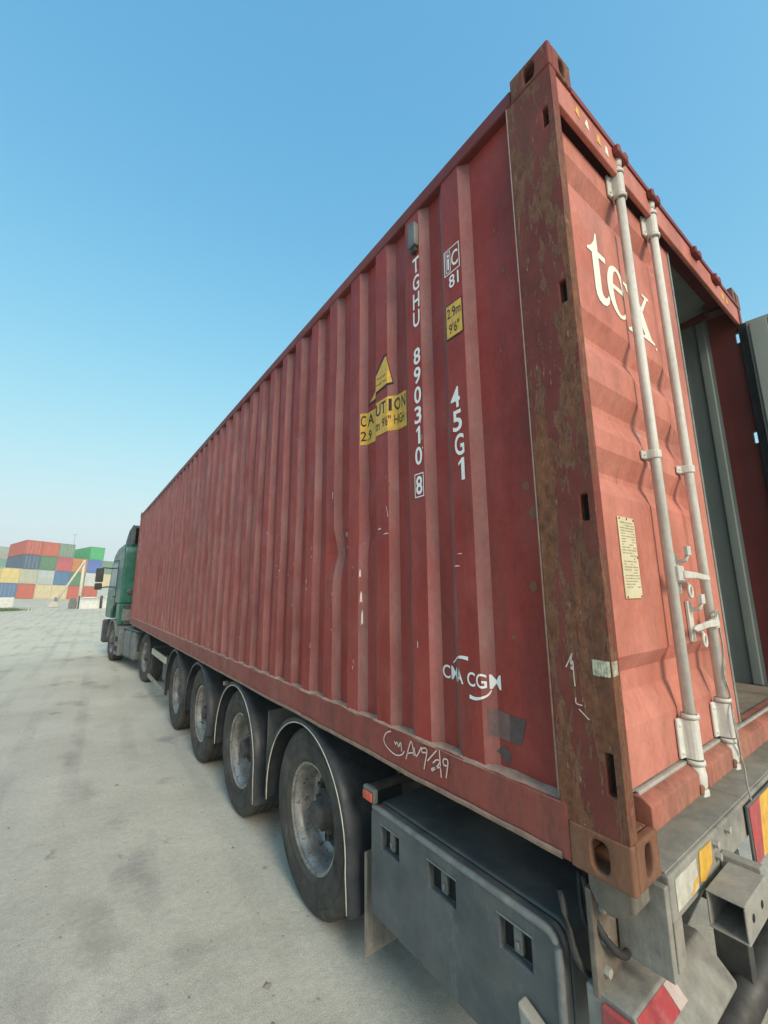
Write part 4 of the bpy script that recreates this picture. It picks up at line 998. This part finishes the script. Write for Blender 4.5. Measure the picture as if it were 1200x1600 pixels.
for s_ in (-1, 1):
    g = MB(); g.prism([(4.02, 2.02), (4.02, 2.72), (4.78, 2.70), (5.10, 1.98), (4.7, 1.92)], 0, s_*1.2015, s_*1.206); dw = g.build('side_window', GLASS, cabm, .004, 1)
    g = MB(); a = s_*1.2016; b = s_*1.209
    for (p, q) in (((3.98, 1.45), (4.0, 2.80)), ((4.0, 2.785), (4.78, 2.805))): g.box((a, p[0], p[1]), (b, q[0], q[1]))
    g.build('door_seam', SEAM_AND_HOLE_DARK, cabm)
    g = MB(); g.box((s_*1.2016, 4.08, 1.72), (s_*1.225, 4.25, 1.76)); g.build('door_handle', BLACKPL, cabm, .004)
    # mirrors on arms
    g = MB(); g.tube([(s_*1.19, 5.0, 2.60), (s_*1.42, 5.06, 2.62), (s_*1.50, 5.06, 2.55)], .018, 8); g.tube([(s_*1.19, 5.16, 2.04), (s_*1.40, 5.10, 2.02), (s_*1.50, 5.06, 2.1)], .018, 8); g.build('mirror_arm', BLACKPL, cabm)
    g = MB(); g.box((s_*1.40, 4.99, 2.18), (s_*1.60, 5.09, 2.60)); g.build('mirror', BLACKPL, cabm, .03, 3)
    g = MB(); g.box((s_*1.41, 4.99, 1.95), (s_*1.60, 5.09, 2.15)); g.build('mirror', BLACKPL, cabm, .03, 3)
    g = MB(); g.box((s_*.90, 5.0, .38), (s_*1.24, 5.38, 1.05)); g.build('bumper_corner', FENDER, tk, .05, 3)
    # wheel arch lip and entry step
    g = MB(); n = 14
    arc = [(FA+.62*math.cos(R(a)), .52+.62*math.sin(R(a))) for a in [8+164*i/n for i in range(n+1)]]
    g.prism(arc+[(FA+(.56)*math.cos(R(a)), .52+.56*math.sin(R(a))) for a in [172-164*i/n for i in range(n+1)]], 0, s_*.80, s_*1.235); g.build('wheel_arch', GREYPL, tk, .006)
    g = MB(); g.box((s_*.85, 2.72, .24), (s_*1.235, 3.22, .97)); st = g.build('step_box', GREYPL, tk, .02)
    for z in (.34, .58): 
        g = MB(); g.box((s_*1.2355, 2.80, z), (s_*1.238, 3.14, z+.13)); g.build('step_opening_black_plate', SEAM_AND_HOLE_DARK, st)
    # fuel tank with straps
    g = MB(); g.prism(rrect(1.05, 2.55, .28, .93, .06, .08), 0, s_*.62, s_*1.20) if False else g.box((s_*.60, 1.15, .28), (s_*1.20, 2.60, .92)); ft = g.build('fuel_tank', GREYPL, tk, .08, 4)
    for y in (1.45, 2.25):
        g = MB(); g.box((s_*.59, y, .272), (s_*1.208, y+.05, .928)); g.build('tank_strap', BLACKPL, ft, .08, 4)
    # drive wheel fender
    g = MB(); arc = [(.60*math.cos(R(a)), .5+.60*math.sin(R(a))) for a in [5+170*i/n for i in range(n+1)]]
    g.prism(arc+[(.585*math.cos(R(a)), .5+.585*math.sin(R(a))) for a in [175-170*i/n for i in range(n+1)]], 0, s_*.62, s_*1.24); g.build('drive_fender', FENDER, tk, .004, 1)
    fx, ri = s_*-1, 1
    wheel(tk, MB, s_*1.22, FA, -s_, r=.52, w=.32, dish=.10)
    wheel(tk, MB, s_*1.22, 0, -s_, r=.5, w=.32, dish=.14)
    g = MB(); g.tube([(0, 0, .5), (s_*.95, 0, .5)], .08, 10); g.build('axle', CHASSIS, tk)
g = MB(); g.box((-.95, 5.2, .36), (.95, 5.42, 1.05)); g.build('bumper', GREYPL, tk, .04, 3)
g = MB(); g.prism([(5.055, 2.68), (5.285, 1.99), (5.30, 1.99), (5.07, 2.69)], 0, -1.1, 1.1); g.build('windscreen', GLASS, cabm)
g = MB(); g.prism([(4.72, 3.05), (5.20, 2.86), (5.21, 2.84), (4.72, 2.98)], 0, -1.12, 1.12); g.build('sun_visor', plain('smoked_visor', (.25, .3, .3), .3), cabm, .01)
# roof deflector, open at the back
g = MB(); out_ = [(3.30, 3.20), (3.32, 3.74), (3.55, 3.82), (4.0, 3.70), (4.35, 3.40), (4.35, 3.16)]
g.prism(out_, 0, -1.02, -.97); g.prism(out_, 0, .97, 1.02)
g.prism([(3.33, 3.73), (3.55, 3.81), (4.0, 3.69), (4.34, 3.40), (4.34, 3.18), (4.28, 3.18), (4.28, 3.37), (3.97, 3.64), (3.55, 3.76), (3.35, 3.69)], 0, -.969, .969); g.build('roof_deflector', BLACKPL, cabm, .02, 2)
g = MB(); g.tube([(-.6, 3.4, 3.2), (-.6, 3.46, 3.68)], .025, 8); g.tube([(.6, 3.4, 3.2), (.6, 3.46, 3.68)], .025, 8); g.build('deflector_stay', GALV, cabm)
g = MB(); g.lathe([(0, .0001), (-.004, .075), (0.004, .09)], (-.98, 3.276, 1.86), 1, 20); g.build('rear_vent', BLACKPL, cabm)
g = MB(); g.box((-1.1, 3.0, .99), (1.1, 3.2795, 1.54)); g.build('cab_rear_mount', BLACKPL, tk, .03)
g = MB(); g.box((-1.16, 3.06, 1.10), (-.8, 2.999, 1.42)); g.build('air_filter_box', GREYPL, tk, .02)
for x in (-.45, .37):
    g = MB(); g.box((x, -1.0, .70), (x+.08, 5.1, .93)); g.build('frame_rail', CHASSIS, tk)
g = MB(); g.box((-1.15, 1.0, .935), (1.15, 3.15, .965)); g.build('deck_plate', GREYPL, tk, .006)
g = MB(); g.prism([(-.5, -.45), (.5, -.45), (.5, .45), (-.5, .45)], 2, .78, .83); g.build('fifth_wheel', CHASSIS, tk, .02)
g = MB(); g.tube([(-.95, 4.2, 3.22), (-.95, 4.2, 3.30)], [.05, .03], 10); g.build('roof_lamp', AMBER, cabm)

# ================================================================== stacked containers far behind
def stack_mats(col, i): return paint('stack_paint_%d' % i, col, tuple(min(1, c*1.15+.02) for c in col), rust=.15, scratch=.1, streak=.15, rough=.6, dust=.18, off=i*1.3)
_parts = {}
STACKBAR = plain('dull_pale_bar_paint', (.58, .56, .5), .6, 0, .2, 8)
def stack_meshes(h):
    if h in _parts: return _parts[h]
    L_, W_ = 12.19, 2.438
    def mk(g, n): 
        me = bpy.data.meshes.new(n); me.from_pydata(g.v, [], g.f); bm = bmesh.new(); bm.from_mesh(me); bmesh.ops.recalc_face_normals(bm, faces=bm.faces); bm.to_mesh(me); bm.free(); return me
    g = MB()                                   # corrugated walls as one shell
    pts = []
    ny = 40
    def walk(a, b, nrm, n):
        for i in range(n):
            for k, d in ((0, 0), (.3, 0), (.5, .036), (.8, .036)):
                t = (i+k)/n; pts.append((a[0]+(b[0]-a[0])*t-nrm[0]*d, a[1]+(b[1]-a[1])*t-nrm[1]*d))
    walk((.02, .12), (.02, L_-.1), (-1, 0), ny); walk((.1, L_-.02), (W_-.1, L_-.02), (0, 1), 9); walk((W_-.02, L_-.1), (W_-.02, .12), (1, 0), ny); pts += [(W_-.1, .05), (.1, .05)]
    g.prism(pts, 2, .12, h-.06); body = mk(g, 'body')
    g = MB()
    for x in (0, W_-.12):
        for y in (0, L_-.12): g.box((x, y, .119), (x+.12, y+.12, h-.119))
        for z in (.015, h-.10): g.box((x+.005, .179, z), (x+.08, L_-.179, z+.09))
        for y in (0, L_-.178):
            for z in (0, h-.118): g.box((x-.003 if x == 0 else x-.039, y-.003, z), (x+.159 if x == 0 else x+.123, y+.178, z+.118))
    for y in (.01, L_-.09):
        for z in (.015, h-.115): g.box((.16, y, z), (W_-.16, y+.08, z+.10))
    frame = mk(g, 'frame')
    g = MB(); g.box((-.011, -.022, -h/2+.2), (.011, .022, h/2-.2)); bar = mk(g, 'bar')
    g = MB(); g.box((0, .02, .14), (1.10, .049, h-.14)); dr = mk(g, 'dr')
    _parts[h] = (body, frame, bar, dr); return _parts[h]
A16 = R(16)
ex = Vector((math.cos(A16), math.sin(A16), 0)); ey = Vector((-math.sin(A16), math.cos(A16), 0))
P0 = Vector((-9.35, 97.0, .955))
TILT = Matrix.Rotation(R(2.5), 3, ey)           # the yard falls away to the right here and the stacks lean with it
ncol = [0]
def stack_box(col, row, colour, label, doors=True, h=2.591, dx=0, dy=0, base=None):
    ncol[0] += 1
    p = (P0 + TILT @ (ex*(2.47*col+dx) + ey*dy)) if base is None else Vector(base)
    p = p + TILT @ Vector((0, 0, row*2.593))
    e = empty('stacked_container', p, label, 'container', 'containers stacked at the far side of the yard')
    e.rotation_euler = (TILT @ Matrix.Rotation(A16, 3, 'Z')).to_euler()
    mat = stack_mats(colour, ncol[0]); body, frame, bar, dr = stack_meshes(h)
    for me, nm in ((body, 'wall_shell'), (frame, 'corner_frame')):
        m2 = me.copy(); m2.materials.clear(); m2.materials.append(mat); o = bpy.data.objects.new(nm, m2); C.objects.link(o); o.parent = e
    md = dr.copy(); md.materials.append(mat); mbar = bar.copy(); mbar.materials.append(STACKBAR if doors else mat)
    for x in (.125, 1.228):
        o = bpy.data.objects.new('door', md); C.objects.link(o); o.parent = e; o.location = (x, 0, 0)
    if doors:
        for x in (.42, .95, 1.49, 2.02):
            o = bpy.data.objects.new('locking_bar', mbar); C.objects.link(o); o.parent = e; o.location = (x, -.005, h/2)
    return e
G = dict(red=(.42, .085, .045), orangered=(.47, .10, .05), cream=(.58, .50, .30), yellow=(.62, .50, .19), beige=(.42, .43, .32), pale=(.42, .47, .46), blue=(.07, .16, .30), navy=(.06, .10, .17), green=(.08, .20, .10), sage=(.16, .25, .18), pink=(.46, .09, .10), orange=(.50, .19, .05), royal=(.08, .15, .42), vivid=(.05, .38, .13), white=(.55, .56, .52), grey=(.34, .40, .37), teal=(.18, .40, .34))
SB = stack_box
SB(-1, 0, G['blue'], 'bright blue container at ground level, leftmost in the front row of stacks')
SB(-1, 1, G['yellow'], 'yellow container on top of the leftmost blue one')
SB(0, 0, G['orangered'], 'orange red container at ground level between the blue and cream ones', False)
SB(0, 1, G['beige'], 'beige green container beside the yellow one in the second tier')
SB(0, 2, G['navy'], 'dark navy container in the third tier under the tall red one')
SB(0, 3, G['red'], 'red container with white door bars, top left of the stack')
SB(1, 0, G['cream'], 'cream container at ground level beside the orange red one', False)
SB(1, 1, G['pale'], 'pale blue grey container in the second tier', False)
SB(1, 2, G['green'], 'mid green container in the third tier beside the navy one', False)
SB(1, 3, G['orangered'], 'plain orange red container in the top tier, second from left', False)
SB(2, 0, G['cream'], 'cream container at ground level behind the slanting barrier boom', False)
SB(2, 1, G['blue'], 'steel blue container in the second tier', False)
SB(2, 2, G['pink'], 'pinkish red container in the third tier', False)
SB(2, 3, G['sage'], 'grey green container with door bars in the top tier')
SB(3, 0, G['orangered'], 'orange red container at ground level behind the barrier post', False)
SB(3, 1, G['green'], 'green container behind the barrier poles in the second tier', False)
SB(3, 2, G['orange'], 'orange container in the third tier beside the pinkish red one', False)
SB(4, 0, G['orangered'], 'orange red container behind the white concrete barriers', False)
SB(4, 1, G['white'], 'white container in the second tier beside the green one', False)
SB(4, 2, G['royal'], 'royal blue container in the third tier under the vivid green one', False)
SB(4, 3, G['vivid'], 'vivid green container alone at the right end of the top tier', False, dx=.15)
SB(5, 0, G['pale'], 'pale container at ground level beside the green cab', False)
SB(5, 1, G['cream'], 'cream container in the second tier beside the green cab', False)
SB(5, 2, G['sage'], 'grey green container in the third tier behind the cab mirror', False)
B2 = Vector((-12.62, 111, .72)) - ex*2.438
for r_, (c_, l_) in enumerate(((G['red'], 'dull red container at the foot of the left back stack'), (G['navy'], 'dark blue container second up in the left back stack'), (G['teal'], 'pale teal container third up in the left back stack'), (G['grey'], 'grey container on top of the left back stack'))):
    SB(0, r_, c_, l_, True, base=B2)

# ---- barrier boom, concrete blocks, mast, grass
def at(x, y): return (x, y, zg(x, y))
PALEP = plain('cream_boom_paint', (.62, .57, .45), .6, 0, .1, 6)
bx, by = -.66, 55.0; bz = zg(bx, by)
gate = empty('boom_barrier', (bx, by, bz), 'cream barrier post with a slanting raised boom in front of the stacks', 'barrier')
g = MB(); g.tube([(0, 0, -.1), (.03, 0, 4.95)], [.17, .12], 12); g.build('post', PALEP, gate)
g = MB(); g.tube([(-1.95, -.3, .55), (.0, -.28, 4.75)], [.11, .08], 10); g.build('boom', PALEP, gate)
g = MB(); g.prism([(-2.6, 0), (-1.65, 0), (-1.75, .5), (-2.2, .62), (-2.45, .45)], 1, -.7, .1); g.build('boom_base', PAPER, gate, .05)
g = MB(); g.box((-2.1, -.42, .62), (-1.86, -.1, 1.0)); g.build('boom_motor', plain('blue_motor_case', (.1, .16, .24), .5), gate, .03)
BW = plain('whitewashed_concrete', (.6, .6, .55), .8, 0, .15, 3)
def block(x, y, wx, h, label, mat=BW, rz=0, name='concrete_barrier', cat='barrier', posts=True):
    e = empty(name, (x, y, zg(x, y)), label, cat, 'barriers beside the yard entrance', rz)
    g = MB(); g.prism([(-.5, -.05), (.5, -.05), (.42, h*.3), (.30, h), (-.30, h), (-.42, h*.3)], 0, -wx/2, wx/2); b = g.build('block', mat, e, .06, 3)
    if posts:
        for sx in (-.5, .5):
            g = MB(); g.tube([(sx*wx, -.55, 0), (sx*wx, -.55, h*1.12)], .05, 8); g.build('post', BLACKPL, e)
        g = MB(); g.tube([(-wx/2, -.56, h*.98), (-wx*.2, -.56, h*.86), (wx*.2, -.56, h*.87), (wx/2, -.56, h*1.0)], .025, 6); g.build('rope', BLACKPL, e)
    return e
block(.05, 50, 1.75, 1.1, 'white concrete barrier with a sagging rope beside the cream post', rz=R(8))
block(1.75, 50.2, 1.45, 1.1, 'white concrete barrier nearest the green cab', rz=R(8))
block(-6.35, 50, 1.7, 1.15, 'white concrete barrier at the left edge with grass at its foot', rz=R(8), posts=False)
e = empty('rubble_block', at(-1.2, 50.5), 'dark grey rounded block between the boom post and white barrier', 'block')
g = MB(); g.prism([(-.35, -.05), (.3, -.05), (.34, .55), (.22, .98), (-.08, 1.05), (-.3, .8)], 1, -.35, .3); g.build('block', GREYPL, e, .08, 3)
mast = empty('lamp_mast', at(-2.4, 130), 'thin far mast rising above the container stacks', 'mast')
g = MB(); g.tube([(0, 0, 0), (0, 0, 15.5)], [.12, .05], 8); g.build('pole', GALV, mast); g = MB(); g.tube([(-.5, 0, 15.2), (.5, 0, 15.4)], .06, 6); g.build('lamp_arm', GALV, mast)
g = MB()
for i in range(1500):
    x = -6.6+rnd.gauss(0, .8); y = 49.0+rnd.gauss(0, .5); z = zg(x, y); h = .12+.25*rnd.random(); a = rnd.random()*6.28; d = .03
    g.add([(x-d*math.cos(a), y-d*math.sin(a), z), (x+d*math.cos(a), y+d*math.sin(a), z), (x+.1*rnd.gauss(0, 1), y+.1*rnd.gauss(0, 1), z+h)], [(0, 1, 2)])
tag(g.build('grass_tuft', plain('yellow_green_grass', (.11, .16, .05), .8), recalc=False), 'low green grass at the foot of the left barrier', 'grass', kind='stuff')

# ---- dusty air over the yard
g = MB(); g.box((-160, -60, -1.2), (200, 175, 17.5))
hz = g.build('haze', [])
t = bpy.data.materials.new('dusty_air'); t.use_nodes = True; nt = t.node_tree; nt.nodes.clear()
pv = nt.nodes.new('ShaderNodeVolumePrincipled'); mo = nt.nodes.new('ShaderNodeOutputMaterial'); nt.links.new(pv.outputs[0], mo.inputs['Volume'])
pv.inputs['Color'].default_value = (.98, .955, .90, 1); pv.inputs['Density'].default_value = .0025; pv.inputs['Anisotropy'].default_value = .2
hz.data.materials.append(t); hz['kind'] = 'stuff'; hz['label'] = 'thin dusty haze hanging over the container yard'; hz['category'] = 'haze'
